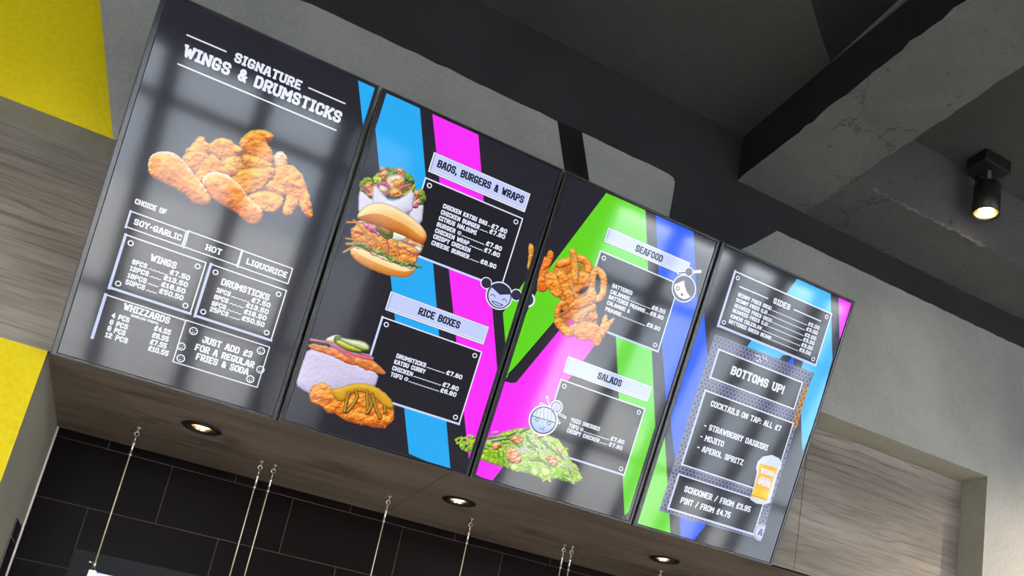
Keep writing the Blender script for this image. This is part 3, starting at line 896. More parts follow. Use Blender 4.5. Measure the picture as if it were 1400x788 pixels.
# ---- screen 2: baos, burgers & wraps, rice boxes
i, D = 1, DISPS[1]
f = Flat(); f.poly(RPX(1, [(530, 112), (574.1, 149), (616, 645), (554.5, 635), (512.6, 171), (490, 150)]), CYAN, 1); f.build('colour_band', D, 'cyan diagonal band')
f = Flat(); f.poly(RPX(1, [(590, 145), (652, 160), (680, 508), (690, 540), (650, 680), (638, 660)]), MAGENTA, 1); f.build('colour_band', D, 'magenta diagonal band')
f = Flat(); f.poly(RPX(1, [(740, 352), (687.5, 428), (691.3, 472), (700, 450)]), GREEN, 1); f.build('colour_band', D, 'green wedge at the right edge')
f = Flat()
panel(f, 1, RC, (530, 378), (880, 522), (800, 772), INK, WHITE, 0.004, 'b', True, 0.007, layer=2, skip=('bl', 'br'))
rows(f, 1, RC, [('CHICKEN KATSU BAO', (590, 487), (749, 547), '£7.80', (820, 579)), ('CHICKEN BURGER', (583, 508), (721, 562), '£7.80', (813, 598)), ('CITRUS HALOUMI', (575, 530), (711, 581), None, None), ('BURGER @', (568, 553), (655, 583), '£7.80', (801, 641)), ('CHICKEN WRAP', (562, 575), (684, 619), '£7.80', (794, 664)), ('CRISPY CHICKEN', (555, 597), (689, 643), None, None), ('CHEESE BURGER', (549, 618), (684, 668), '£8.90', (781, 705))], 0.0155)
f.build('burger_price_list', D)
f = Flat(); plate(f, 1, RC, (560, 285), (907, 433), (886, 501), 4); T(f, 1, RC, 'BAOS, BURGERS & WRAPS', (569, 341), (879, 467), 0.026, (28, 34, 60), 8); f.build('heading_plate', D)
f = Flat()
panel(f, 1, RD, (375, 195), (730, 318), (652, 579), INK, WHITE, 0.004, 'lb', True, 0.007, layer=2, skip=('bl',))
rows(f, 1, RD, [('DRUMSTICKS', (423, 341), (529, 375), '£7.80', (659, 419)), ('KATSU CURRY', (415, 363), (527, 397), None, None), ('CHICKEN', (408, 386), (482, 406), '£7.80', (646, 461)), ('TOFU @', (402, 408), (464, 425), '£6.80', (638, 482))], 0.0155)
f.build('rice_price_list', D)
f = Flat(); plate(f, 1, RD, (405, 102), (757, 228), (739, 294), 4); T(f, 1, RD, 'RICE BOXES', (501, 188), (650, 234), 0.026, (28, 34, 60), 8); f.build('heading_plate', D)
RFa = region(640, 370, 730, 1182)
f = Flat()
DK = (44, 42, 66)


def fdisc(R, ii, c, r, col, layer, n=26):
    a, b = R(ii, [c, (c[0] + r, c[1] + r * .42)]); f.disc(a, math.hypot(b[0] - a[0], b[1] - a[1]), col, layer, n)


for c, r in (((325, 228), 107), ((862, 442), 107)): fdisc(RFa, 1, c, r * .92, WHITE, 5); fdisc(RFa, 1, c, r * .78, DK, 7)
fdisc(RFa, 1, (558, 455), 228, WHITE, 6); fdisc(RFa, 1, (558, 455), 208, DK, 8)
fdisc(RFa, 1, (560, 460), 186, LAV, 9)
f.poly(RFa(1, [(395, 280), (565, 436), (770, 432), (750, 330), (640, 240), (540, 225), (460, 240)]), DK, 10)
for q in ([(405, 450), (425, 430), (450, 432), (475, 455), (482, 475)], [(608, 535), (630, 512), (655, 514), (680, 540), (686, 558)]): f.line(RFa(1, q), 0.0026, DK, 11)
f.line(RFa(1, [(425, 550), (470, 560), (620, 620), (570, 638), (500, 620), (450, 590)]), 0.0028, DK, 11, True)
f.build('face_emblem', D)

R2 = region(460, 220, 600, 649)
p = Picture(1, R2, 30, 20, 600, 760, 0.0015)
PAP, PAPD, PAPL = (222, 217, 238), (168, 160, 196), (244, 242, 255)
kp = dict(bump=.15, freq=20, round_=0.03)
p.blob([(145, 175), (142, 360), (300, 380), (250, 230), (190, 200)], PAP, PAPD, PAPL, soft=1, **kp)
p.blob([(470, 290), (552, 250), (535, 420), (460, 380)], PAP, PAPD, PAPL, soft=1, **kp)
GB, GD, GLi = (120, 150, 40), (50, 70, 15), (200, 225, 90)
kg = dict(bump=1.8, freq=70, edge=.004, round_=.02)
p.blob([(146, 150), (190, 100), (240, 125), (245, 250), (160, 195)], GB, GD, GLi, **kg)
p.blob([(180, 150), (215, 140), (235, 170), (232, 230), (195, 215)], (226, 140, 60), (130, 70, 20), (255, 205, 140), **kg)
p.stroke([(155, 165), (185, 175), (210, 200)], 16, (214, 90, 150))
p.blob([(470, 250), (500, 190), (552, 175), (565, 260), (480, 305)], GB, GD, GLi, **kg)
p.blob([(478, 265), (510, 240), (540, 265), (485, 300)], (222, 120, 130), (130, 60, 50), (255, 220, 210), **kg)
p.blob([(490, 195), (525, 190), (520, 235), (495, 235)], (220, 150, 100), (120, 70, 30), (255, 220, 170), **kg)
p.blob([(225, 120), (265, 80), (310, 45), (400, 50), (480, 100), (498, 185), (440, 215), (330, 245), (255, 200)], (110, 96, 40), (46, 40, 14), (180, 170, 70), **kg)
p.blob([(228, 115), (270, 75), (295, 135), (250, 150)], (176, 206, 50), GD, (225, 240, 110), **kg)
for q in ([(280, 35), (330, 78), (312, 130), (282, 112)], [(386, 50), (418, 52), (422, 108), (392, 100)]): p.blob(q, (222, 130, 70), (150, 70, 24), (255, 205, 150), soft=1, **kg)
p.blob([(310, 100), (350, 62), (385, 75), (375, 100), (325, 120)], (66, 112, 30), (26, 52, 10), (140, 180, 70), **kg)
p.blob([(428, 90), (470, 80), (495, 140), (450, 155)], (84, 132, 40), (34, 60, 14), (160, 200, 90), **kg)
p.blob([(318, 110), (380, 88), (428, 108), (420, 162), (365, 182), (325, 168)], (238, 206, 160), (180, 120, 60), (255, 240, 210), **kg)
p.blob([(360, 120), (428, 112), (424, 168), (372, 180)], (226, 140, 60), (150, 70, 20), (255, 200, 120), **kg)
for q, w in (([(250, 160), (300, 142), (335, 172)], 26), ([(395, 185), (430, 165), (468, 152)], 18), ([(310, 215), (335, 200)], 22)): p.stroke(q, w, (206, 96, 140), (130, 40, 70), (250, 190, 215))
p.blob([(262, 165), (300, 160), (330, 185), (305, 205)], (240, 214, 190), (190, 140, 110), (255, 245, 230), **kg)
p.blob([(335, 190), (360, 170), (412, 195), (418, 222), (350, 240)], (228, 150, 66), (150, 80, 24), (255, 210, 130), **kg)
p.stroke([(430, 215), (470, 190), (495, 155)], 20, (186, 206, 60)); p.stroke([(285, 200), (300, 230)], 12, (200, 180, 50))
p.blob([(238, 145), (290, 215), (335, 262), (420, 240), (494, 175), (470, 360), (240, 300), (232, 230)], PAP, PAPD, PAPL, soft=1, **kp)
BUN, BUND, BUNL = (238, 168, 78), (188, 98, 26), (255, 230, 176)
kb = dict(bump=.25, freq=25, round_=0.10)
p.blob([(85, 545), (150, 550), (300, 615), (420, 668), (500, 680), (475, 725), (410, 738), (300, 718), (180, 668), (100, 610)], (244, 190, 104), (206, 126, 44), BUNL, **kb)
kc = dict(bump=1.9, freq=55, edge=.004, round_=.03)
p.blob([(140, 375), (240, 395), (340, 435), (440, 475), (548, 520), (540, 570), (505, 605), (380, 560), (240, 480), (110, 440)], (206, 150, 96), (140, 84, 40), (246, 214, 170), **kg)
p.blob([(110, 545), (180, 560), (260, 610), (420, 665), (500, 690), (480, 650), (300, 590)], (232, 206, 180), (190, 150, 110), (255, 240, 225), **kg)
p.blob([(92, 440), (140, 395), (240, 440), (400, 515), (505, 555), (516, 590), (495, 660), (420, 655), (280, 595), (150, 545), (105, 505)], (232, 140, 56), OD, (255, 205, 120), **kc)
for q in ([(70, 525), (140, 530), (200, 545)], [(190, 545), (250, 570), (330, 615)], [(320, 600), (380, 640), (440, 655)], [(430, 650), (490, 668), (535, 672)]): p.stroke(q, 24, (104, 150, 56), (46, 84, 18), (210, 228, 150), edge=.006, bump=1.8)
for q in ([(60, 390), (135, 390)], [(60, 492), (125, 502)], [(45, 580), (105, 545)], [(108, 375), (180, 460), (200, 545)], [(160, 425), (250, 520)], [(225, 470), (330, 590)], [(385, 512), (388, 620)], [(320, 540), (300, 580)], [(62, 527), (115, 530)]): p.stroke(q, 14, (248, 164, 70), (220, 122, 40), (255, 212, 140))
p.blob([(165, 385), (235, 415), (280, 470), (255, 470), (190, 430)], (218, 92, 140), (150, 40, 80), (250, 170, 200), soft=1, **kg)
for q in ([(318, 500), (332, 545), (322, 590)], [(360, 540), (430, 560), (505, 598)], [(400, 505), (450, 522), (500, 545)]): p.stroke(q, 9, (222, 90, 150), (150, 40, 90), (255, 200, 225))
p.blob([(325, 420), (400, 450), (440, 480), (430, 505), (350, 502)], (240, 240, 226), (190, 190, 170), (255, 255, 250), **kp)
p.blob([(495, 540), (538, 555), (530, 578), (510, 565)], (240, 240, 236), (190, 190, 180), (255, 255, 250), **kp)
p.stroke([(138, 362), (175, 350), (240, 385), (190, 390)], 16, (150, 180, 60), (60, 80, 24), (210, 225, 120))
p.stroke([(200, 375), (260, 400), (320, 425), (345, 450), (340, 480), (310, 480), (260, 430)], 30, (96, 112, 44), (44, 58, 16), (170, 180, 90))
p.blob([(265, 420), (320, 425), (345, 455), (330, 482), (295, 462)], (150, 120, 60), (90, 70, 30), (190, 170, 100), **kp)
p.stroke([(440, 470), (500, 500), (545, 525)], 22, (120, 140, 60), (50, 66, 20), (200, 210, 120))
p.blob([(130, 350), (170, 298), (240, 265), (330, 276), (440, 336), (530, 405), (570, 470), (562, 512), (530, 528), (440, 474), (330, 434), (230, 392), (150, 372)], BUN, BUND, BUNL, **kb)
p.build('burger_picture', D)

R3 = region(395, 450, 555, 841)
p = Picture(1, R3, 40, 30, 780, 730, 0.0015)
p.blob([(145, 120), (330, 180), (480, 235), (645, 315), (615, 425), (500, 430), (400, 440), (340, 450), (160, 465), (110, 440), (50, 400), (80, 310)], (206, 196, 228), (176, 164, 206), (226, 220, 244), soft=1, bump=.5, freq=120, round_=.05)
p.blob([(145, 110), (260, 125), (420, 170), (570, 205), (695, 312), (672, 328), (575, 285), (560, 300), (520, 265), (430, 250), (300, 182), (160, 145)], (238, 130, 56), (190, 80, 30), (255, 190, 120), bump=1.5, freq=60, edge=.003, round_=.015)
for q, w in (([(150, 76), (250, 92), (340, 112)], 20), ([(300, 110), (340, 140), (420, 190), (470, 225)], 18), ([(330, 120), (430, 165), (520, 200), (600, 212)], 26), ([(450, 150), (520, 180), (580, 190)], 20), ([(300, 130), (400, 165)], 12)): p.stroke(q, w, (236, 110, 150), (190, 60, 100), (255, 190, 215))
for q in ([(160, 120), (300, 150)], [(420, 215), (560, 270)], [(520, 230), (680, 318)]): p.stroke(q, 12, (246, 150, 60), (200, 90, 30), (255, 210, 140))
p.blob([(265, 75), (330, 45), (375, 55), (370, 95), (280, 95)], (224, 214, 186), (170, 150, 110), (250, 245, 225), bump=.6)
p.blob([(325, 65), (350, 52), (440, 80), (490, 120), (545, 150), (540, 172), (440, 162), (335, 105)], (60, 96, 16), (40, 70, 10), (90, 130, 30), bump=.3)
p.blob([(345, 85), (400, 92), (480, 132), (530, 160), (440, 150), (350, 105)], (206, 214, 50), (160, 170, 20), (236, 240, 120), bump=.3)
p.blob([(350, 65), (440, 75), (540, 90), (580, 125), (575, 160), (530, 150), (430, 110)], (84, 120, 30), (60, 90, 20), (120, 150, 60), bump=.3)
p.blob([(360, 68), (440, 82), (535, 97), (570, 128), (566, 146), (520, 140), (430, 105)], (212, 226, 170), (170, 190, 110), (240, 245, 215), bump=.4)
p.blob([(150, 450), (185, 398), (260, 390), (310, 435), (380, 430), (440, 402), (530, 392), (625, 420), (705, 478), (750, 550), (755, 650), (700, 690), (692, 715), (560, 695), (400, 655), (345, 605), (270, 602), (240, 550), (155, 520)], (238, 132, 24), (170, 74, 10), (255, 196, 90), bump=2.0, freq=60, edge=.004, round_=.03)
MU, MUD, MUL = (216, 158, 22), (150, 96, 8), (244, 204, 80)
km = dict(bump=.35, freq=40, round_=.02)
p.blob([(300, 440), (380, 425), (440, 402), (530, 392), (625, 420), (705, 480), (748, 545), (740, 575), (690, 560), (640, 505), (560, 455), (490, 445), (440, 462), (385, 525), (345, 505)], MU, MUD, MUL, **km)
for q in ([(480, 450), (490, 490), (450, 560), (410, 600)], [(430, 460), (410, 540), (400, 595)], [(560, 450), (565, 540), (570, 600)], [(600, 470), (590, 560), (560, 605)], [(600, 480), (625, 570), (655, 640)], [(690, 560), (690, 600)]):
    p.stroke(q, 30, (120, 70, 8), (100, 50, 6), (150, 96, 14), **km); p.stroke(q, 19, MU, MUD, MUL, **km)
p.build('rice_box_picture', D)
R5 = region(620, 530, 810, 1069)
p = Picture(1, R5, 30, 300, 300, 560, 0.0015)
for k in range(46):
    rr = random.Random(k); x, y = 50 + rr.random() * 150, 380 + rr.random() * 105
    x2, y2 = x + rr.gauss(0, 28), y + rr.gauss(0, 14)
    p.stroke([(x, y), ((x + x2) / 2 + 6, (y + y2) / 2 - 6), (x2, y2)], 16 + rr.random() * 14, rr.choice([(160, 222, 30), (110, 182, 20), (200, 240, 70), (216, 240, 150)]), edge=.003, bump=1.3)
p.build('salad_picture', D)
R4 = region(710, 325, 850, 712)
p = Picture(1, R4, 50, 30, 110, 230, 0.0014)
p.blob([(64, 60), (80, 38), (100, 80), (82, 160), (66, 222), (57, 212), (70, 130)], (232, 150, 50), (170, 80, 20), (255, 210, 120), bump=1.2, edge=.002)
p.build('prawn_tail_picture', D)

# ---- screen 3: seafood and salads
i, D = 2, DISPS[2]
f = Flat()
f.poly(RPX(2, [(828.9, 264), (882.5, 287), (886, 367), (895.8, 583), (850, 730), (853.8, 705), (842, 460), (836, 350), (770, 425), (707.4, 498), (690, 520), (700, 470), (745, 375)]), GREEN, 1)
f.build('colour_band', D, 'green letter shape of the backdrop')
f = Flat(); f.poly(RPX(2, [(828.3, 452), (671.4, 660), (640, 660), (690, 522), (703, 524), (767, 449), (800, 412)]), MAGENTA, 1); f.build('colour_band', D, 'magenta lower left field')
f = Flat(); f.poly(RPX(2, [(896, 285), (948, 310), (954, 440), (912, 570), (905, 470)]), BLUE, 1); f.build('colour_band', D, 'blue band at the right edge')
f = Flat(); f.poly(RPX(2, [(707.4, 498), (770, 425), (836, 350), (842, 440), (800, 440), (767, 449), (706, 523), (697, 524), (694, 512)]), GREY, 2); f.build('colour_band', D, 'dark stroke between green and magenta')
f = Flat()
panel(f, 2, RE, (570, 360), (888, 489), (839, 799), INK, WHITE, 0.004, 'lb', True, 0.007, layer=3, skip=('tr', 'bl'))
rows(f, 2, RE, [('BATTERED', (618, 516), (704, 547), None, None), ('CALAMARI', (610, 541), (692, 572), '£8.50', (846, 631)), ('BATTERED PRAWNS', (603, 564), (758, 624), '£9.90', (838, 656)), ('CALAMARI &', (595, 590), (693, 624), None, None), ('PRAWNS', (588, 616), (656, 640), '£9.90', (824, 704))], 0.0155)
f.build('seafood_price_list', D)
f = Flat(); plate(f, 2, RE, (603, 257), (958, 408), (937, 467), 5); T(f, 2, RE, 'SEAFOOD', (717, 361), (833, 405), 0.026, (28, 34, 60), 9); f.build('heading_plate', D)
f = Flat()
panel(f, 2, RF, (428, 205), (763, 316), (681, 584), INK, WHITE, 0.004, 'lb', True, 0.007, layer=3, skip=('bl',))
rows(f, 2, RF, [('YUZU DRESSED', (465, 372), (581, 407), None, None), ('TOFU @', (457, 394), (514, 410), '£7.80', (678, 462)), ('CRISPY CHICKEN', (450, 413), (578, 454), '£7.80', (671, 485))], 0.0155)
f.build('salad_price_list', D)
f = Flat(); plate(f, 2, RF, (457, 109), (793, 230), (774, 292), 5); T(f, 2, RF, 'SALADS', (571, 201), (666, 230), 0.026, (28, 34, 60), 9); f.build('heading_plate', D)
RFb = region(900, 350, 970, 788)
f = Flat(); DK3 = (70, 72, 82)
f.line(RFb(2, [(310, 265), (640, 240)]), 0.0105, WHITE, 9); f.line(RFb(2, [(315, 265), (420, 257)]), 0.005, DK3, 10)
fdisc(RFb, 2, (468, 248), 64, WHITE, 9); fdisc(RFb, 2, (468, 248), 52, DK3, 11)
fdisc(RFb, 2, (390, 505), 176, WHITE, 10); fdisc(RFb, 2, (390, 505), 162, DK3, 11)
f.poly(RFb(2, [(245, 440), (310, 415), (390, 380), (405, 480), (440, 570), (490, 630), (440, 660), (380, 668), (310, 635), (265, 575), (240, 500)]), WHITE, 12)
fdisc(RFb, 2, (296, 500), 30, DK3, 13, 14); fdisc(RFb, 2, (296, 500), 17, WHITE, 14, 12); fdisc(RFb, 2, (360, 597), 19, DK3, 13, 12)
f.build('face_emblem', D)
f = Flat(); NAVY = (52, 58, 92)
f.line(R5(2, [(720, 78), (760, 180), (812, 272)]), 0.0085, WHITE, 7); f.line(R5(2, [(672, 125), (760, 175), (858, 230)]), 0.0085, WHITE, 7)
f.line(R5(2, [(722, 82), (812, 270)]), 0.0035, NAVY, 8); f.line(R5(2, [(676, 128), (855, 228)]), 0.0035, NAVY, 8)
fdisc(R5, 2, (790, 150), 46, WHITE, 8); fdisc(R5, 2, (790, 150), 38, NAVY, 9); fdisc(R5, 2, (790, 150), 31, LAV, 10)
for x in (-14, 0, 14): f.line(R5(2, [(790 + x + 8, 122), (790 + x - 8, 178)]), 0.0015, NAVY, 11)
fdisc(R5, 2, (690, 252), 104, WHITE, 9); fdisc(R5, 2, (690, 252), 94, NAVY, 10); fdisc(R5, 2, (690, 252), 84, (176, 200, 246), 11)
f.poly(R5(2, [(610, 215), (640, 170), (690, 152), (745, 170), (775, 215), (785, 268)]), LAV, 12)
f.line(R5(2, [(603, 217), (785, 272)]), 0.0035, NAVY, 13)
for a, b in (((645, 172), (630, 225)), ((670, 160), (660, 233)), ((695, 156), (692, 243)), ((725, 162), (722, 250)), ((752, 180), (752, 260))): f.line(R5(2, [a, b]), 0.0015, NAVY, 13)
for c in ((643, 247), (733, 275)): fdisc(R5, 2, c, 15, NAVY, 14, 12); fdisc(R5, 2, c, 9, (176, 200, 246), 15, 10)
f.line(R5(2, [(660, 312), (680, 322), (697, 330)]), 0.0026, NAVY, 13); f.line(R5(2, [(697, 300), (690, 318)]), 0.002, NAVY, 13)
f.build('face_emblem', D)
f = Flat(); c, = RPX(2, [(721.5, 410)]); f.disc(c, 0.026, WHITE, 4); f.disc(c, 0.020, DK, 5); f.build('face_emblem', D, 'edge of the hair bun carried over from the screen beside it')

p = Picture(2, R4, 100, 70, 680, 770, 0.0015)
SO, SD, SL = (242, 140, 32), (176, 78, 14), (255, 204, 110)
ks = dict(bump=1.5, freq=60, edge=.003, round_=.022)
BK = dict(bump=1.2, freq=60, edge=.003, round_=.03)
p.blob([(255, 190), (330, 160), (372, 105), (420, 130), (485, 185), (500, 240), (505, 380), (440, 485), (350, 475), (300, 430), (235, 395), (195, 290)], (206, 104, 20), (140, 56, 8), (240, 160, 70), **BK)
p.blob([(248, 540), (280, 470), (350, 450), (520, 470), (545, 560), (530, 620), (390, 690), (310, 650)], (206, 104, 20), (140, 56, 8), (240, 160, 70), **BK)
for q, w, cl in (([(275, 185), (330, 165), (370, 150), (430, 145), (480, 190), (482, 225)], 56, False), ([(265, 545), (275, 480), (330, 448), (400, 460)], 48, False),
                 ([(365, 480), (400, 560)], 66, False), ([(395, 565), (450, 520), (510, 482)], 56, False)):
    p.stroke(q, w, SO, SD, SL, closed=cl, **ks)
p.stroke([(545, 225), (580, 265), (585, 340), (570, 405), (535, 425), (510, 380), (505, 300), (518, 245)], 52, (246, 156, 50), SD, SL, closed=True, **ks)
p.blob([(122, 335), (150, 220), (172, 128), (190, 150), (205, 90), (233, 92), (230, 150), (192, 235), (212, 330), (175, 378), (122, 362)], (238, 118, 26), (180, 66, 12), (255, 176, 80), **ks)
p.blob([(175, 255), (260, 232), (330, 300), (345, 440), (290, 430), (230, 395), (210, 360), (185, 340)], SO, SD, SL, **ks)
p.blob([(330, 250), (490, 235), (495, 330), (440, 350), (395, 395), (335, 340)], SO, SD, SL, **ks)
p.stroke([(290, 260), (320, 340), (345, 420)], 70, SO, SD, SL, **ks)
p.stroke([(370, 100), (385, 190), (390, 300)], 56, SO, SD, SL, **ks)
p.stroke([(345, 400), (370, 465), (430, 455), (490, 430), (500, 385)], 74, SO, SD, SL, **ks)
p.stroke([(358, 310), (375, 370), (400, 410)], 14, (255, 206, 150), SO, (255, 240, 210), bump=.6)
p.stroke([(372, 110), (400, 200), (395, 290)], 10, (255, 206, 150), SO, (255, 240, 210), bump=.6)
p.stroke([(270, 590), (310, 640), (350, 660), (380, 630)], 66, SO, SD, SL, **ks)
p.blob([(375, 620), (450, 585), (535, 600), (585, 660), (562, 745), (530, 750), (490, 705), (435, 715), (385, 685)], SO, SD, SL, **ks)
p.blob([(555, 650), (588, 540), (612, 538), (607, 600), (652, 555), (660, 575), (605, 650), (580, 705)], (240, 150, 44), SD, SL, **ks)
p.blob([(480, 525), (540, 528), (545, 575), (495, 575)], SO, SD, SL, **ks)
p.stroke([(420, 585), (455, 535), (500, 495)], 9, (255, 200, 140), SO, (255, 240, 210), bump=.6)
for q, c in (([(398, 385), (440, 352), (482, 335), (476, 366), (430, 398)], (34, 30, 30)), ([(524, 352), (544, 318), (562, 330), (552, 376), (530, 384)], (34, 30, 34)), ([(338, 592), (352, 558), (388, 600), (365, 614)], MAGENTA), ([(280, 517), (300, 496), (312, 508), (296, 526)], (34, 40, 30)), ([(398, 176), (462, 212), (455, 226), (404, 198)], GREEN)):
    p.blob(q, c, c, c, soft=1, grow=0, bump=0)
p.build('seafood_picture', D)

p = Picture(2, R5, 160, 290, 1020, 760, 0.0014)
p.blob([(150, 440), (250, 420), (330, 362), (450, 332), (560, 312), (640, 340), (720, 372), (800, 400), (835, 440), (875, 500), (895, 570), (955, 600), (965, 680), (1005, 695), (920, 745), (860, 712), (780, 692), (700, 715), (640, 672), (560, 657), (470, 642), (420, 612), (330, 592), (250, 572), (150, 530)], (150, 210, 30), (90, 150, 14), (216, 246, 90), bump=1.8, freq=70, edge=.006, round_=.03)
LEAF = [(160, 224, 30), (112, 184, 20), (200, 240, 50), (222, 244, 120), (184, 230, 40), (236, 248, 196), (84, 140, 26)]
out = [(250, 430), (330, 372), (450, 345), (560, 325), (640, 350), (720, 385), (800, 410), (825, 445), (865, 505), (885, 575), (945, 610), (955, 680), (920, 730), (860, 700), (780, 680), (700, 700), (640, 660), (560, 645), (470, 630), (420, 600), (330, 580), (250, 560), (200, 500)]


def inpoly(x, y, q):
    r = False
    for (xa, ya), (xb, yb) in zip(q, q[1:] + q[:1]):
        if (ya > y) != (yb > y) and x < (xb - xa) * (y - ya) / (yb - ya) + xa: r = not r
    return r


rr = random.Random(11); n = 0
while n < 150:
    x, y = rr.uniform(180, 960), rr.uniform(310, 730)
    if not inpoly(x, y, out): continue
    n += 1
    a = rr.gauss(0.5, .7); l = rr.uniform(15, 45); w = rr.uniform(8, 24)
    q = [(x - l * math.cos(a), y - l * math.sin(a)), (x + rr.gauss(0, 8), y + rr.gauss(0, 8)), (x + l * math.cos(a), y + l * math.sin(a))]
    c = rr.choice(LEAF[:5] if y > 480 else LEAF)
    p.stroke(q, w, c, tuple(v * .78 for v in c), edge=.003, bump=1.0, taper=rr.random() < .5)
for q in ([(270, 392), (400, 378), (480, 350), (575, 318)], [(300, 410), (380, 400), (440, 395)], [(690, 425), (760, 480), (850, 548)], [(560, 380), (610, 440), (680, 470)], [(590, 560), (660, 560), (700, 575)], [(640, 540), (740, 600)]): p.stroke(q, 20, (88, 140, 40), (40, 76, 14), (170, 204, 110))
for q in ([(480, 362), (525, 325)], [(570, 358), (640, 425), (672, 500)], [(400, 385), (300, 405), (262, 410)], [(700, 360), (740, 420)], [(840, 520), (900, 600), (945, 610)], [(450, 455), (540, 490)], [(500, 480), (560, 470)], [(690, 440), (710, 500)], [(870, 590), (890, 680), (925, 742)], [(300, 345), (340, 340)], [(600, 345), (650, 380), (700, 400)], [(460, 475), (520, 500), (560, 490)], [(740, 395), (800, 400)], [(540, 420), (560, 470), (600, 500)], [(880, 600), (920, 640), (960, 655)], [(780, 560), (830, 600), (870, 610)]): p.stroke(q, 14, (236, 242, 222), (180, 204, 140), (252, 254, 246))
CR, CRD, CRL = (222, 142, 76), (130, 56, 22), (255, 226, 180)
for q in ([(405, 500), (438, 448), (525, 515), (515, 585), (418, 575)], [(700, 530), (750, 512), (805, 570), (782, 615), (738, 580)], [(428, 390), (500, 362), (545, 400), (480, 442)], [(285, 440), (340, 418), (372, 452), (320, 485)], [(800, 465), (832, 478), (834, 515), (808, 500)], [(615, 352), (695, 368), (670, 392)]): p.blob(q, CR, CRD, CRL, soft=1, bump=1.6, freq=70, edge=.002, round_=.015)
for q in ([(600, 640), (625, 622), (655, 655), (640, 680), (610, 672)], [(670, 620), (730, 625), (745, 670), (690, 690)], [(440, 600), (480, 585), (500, 630), (450, 640)]): p.blob(q, (200, 226, 96), (140, 180, 30), (236, 246, 180), soft=1, bump=.8, round_=.015)
p.build('salad_picture', D, 6)

# ---- screen 4: sides and drinks
i, D = 3, DISPS[3]
f = Flat(); f.poly(RG(3, [(760, 195), (905, 250), (913, 562), (845, 812)]) + RH_(3, [(778, 262), (771, 60)]) + RG(3, [(830, 625), (773, 602), (790, 545), (690, 545), (676, 562), (526, 511)]), (60, 186, 244), 1); f.build('colour_band', D, 'pale cyan letter shape')
f = Flat(); f.poly(RG(3, [(941, 270), (1040, 310), (945, 472)]), MAGENTA, 1); f.build('colour_band', D, 'magenta corner wedge')
f = Flat(); f.poly(RG(3, [(335, 338), (353, 560)]) + RH_(3, [(342, 590), (290, 655), (232, 636), (205, 275), (190, 150)]) + RG(3, [(180, 700)]), BLUE, 1); f.poly(RG(3, [(737, 550), (703, 586), (742, 594)]), BLUE, 1); f.build('colour_band', D, 'blue letter shape')
f = Flat(); f.poly(RH_(3, [(160, 183), (186, 622), (20, 590), (20, 500)]), GREEN, 1); f.build('colour_band', D, 'green wedge at the left edge')
f = Flat()
qp = RG(3, [(385, 450), (826, 624)]) + RH_(3, [(590, 652), (135, 521)])
f.poly(qp, (112, 114, 146), 2)
(us, vs_) = ([q[0] for q in qp], [q[1] for q in qp])
pit = 0.0165; k = 0
v = min(vs_)
while v < max(vs_):
    u = min(us) + (pit / 2 if k % 2 else 0)
    while u < max(us):
        if inpoly(u, v, qp): f.disc((u, v), 0.0047, (48, 50, 76), 3, 8)
        u += pit
    v += pit * .82; k += 1
oq = RG(3, [(788, 680), (806, 690), (752, 872), (728, 862)]); f.poly(oq, (196, 140, 70), 3)
for k in range(14):
    for j in range(2):
        u = oq[0][0] + .006 + j * .0165 + (.008 if k % 2 else 0); v = oq[0][1] - .006 - k * .0135
        if inpoly(u, v, oq): f.disc((u, v), 0.0047, (110, 74, 50), 4, 8)
for a, b in (((568, 545), (590, 552)), ((585, 560), (592, 572)), ((600, 548), (608, 562)), ((615, 552), (618, 570)), ((570, 568), (582, 574))): f.line(RG(3, [a, b]), 0.003, WHITE, 4)
f.build('perforated_backdrop', D)
f = Flat()
panel(f, 3, RG, (475, 172), (912, 357), (836, 590), INK, WHITE, 0.0045, 'lb', True, 0.009, layer=3)
f.line(RG(3, [(497, 237), (622, 290)]), 0.004, WHITE, 5); f.line(RG(3, [(740, 340), (860, 392)]), 0.004, WHITE, 5)
T(f, 3, RG, 'SIDES', (644, 312), (719, 342), 0.022, WHITE, 5)
rows(f, 3, RG, [('SKINNY FRIES (REG)', (485, 282), (636, 342), '£2.00', (851, 432)), ('SKINNY FRIES (LG)', (477, 305), (618, 362), '£3.00', (843, 455)), ('SEAWEED FRIES (REG)', (469, 330), (638, 398), '£2.00', (836, 480)), ('SEAWEED FRIES (LG)', (461, 352), (620, 416), '£3.00', (829, 502)), ('KIMCHI COLESLAW', (453, 378), (593, 432), '£3.00', (821, 525)), ('BATTERED GREEN BEANS', (445, 401), (635, 477), '£3.00', (812, 547))], 0.0152)
f.build('sides_price_list', D)
f = Flat()
panel(f, 3, RG, (402, 523), (778, 664), (741, 788), INK, WHITE, 0.0045, 'l', False, 0.008, layer=4); T(f, 3, RG, 'BOTTOMS UP!', (451, 637), (691, 714), 0.034, WHITE, 7)
f.build('drinks_heading', D)
f = Flat()
(a,), (b, c) = RG(3, [(342, 703)]), RH_(3, [(723, 113), (655, 445)])
v0 = RH_(3, [(235, 312)])[0][1]
f.rect(a[0], v0, (b[0] + c[0]) / 2, a[1], INK, 4); f.line([(a[0], v0), ((b[0] + c[0]) / 2, v0), ((b[0] + c[0]) / 2, a[1]), (a[0], a[1])], 0.0045, WHITE, 5, True); f.line([(a[0], v0), (a[0], a[1])], 0.008, LAV, 5)
for s, a, b in (('COCKTAILS ON TAP: ALL £7', (362, 56), (679, 161)), ('- STRAWBERRY DAIQUIRI', (332, 156), (620, 247)), ('- MOJITO', (316, 201), (421, 234)), ('- APEROL SPRITZ', (302, 249), (508, 317))): T(f, 3, RH_, s, a, b, 0.023, WHITE, 7)
f.build('cocktail_list', D)
f = Flat()
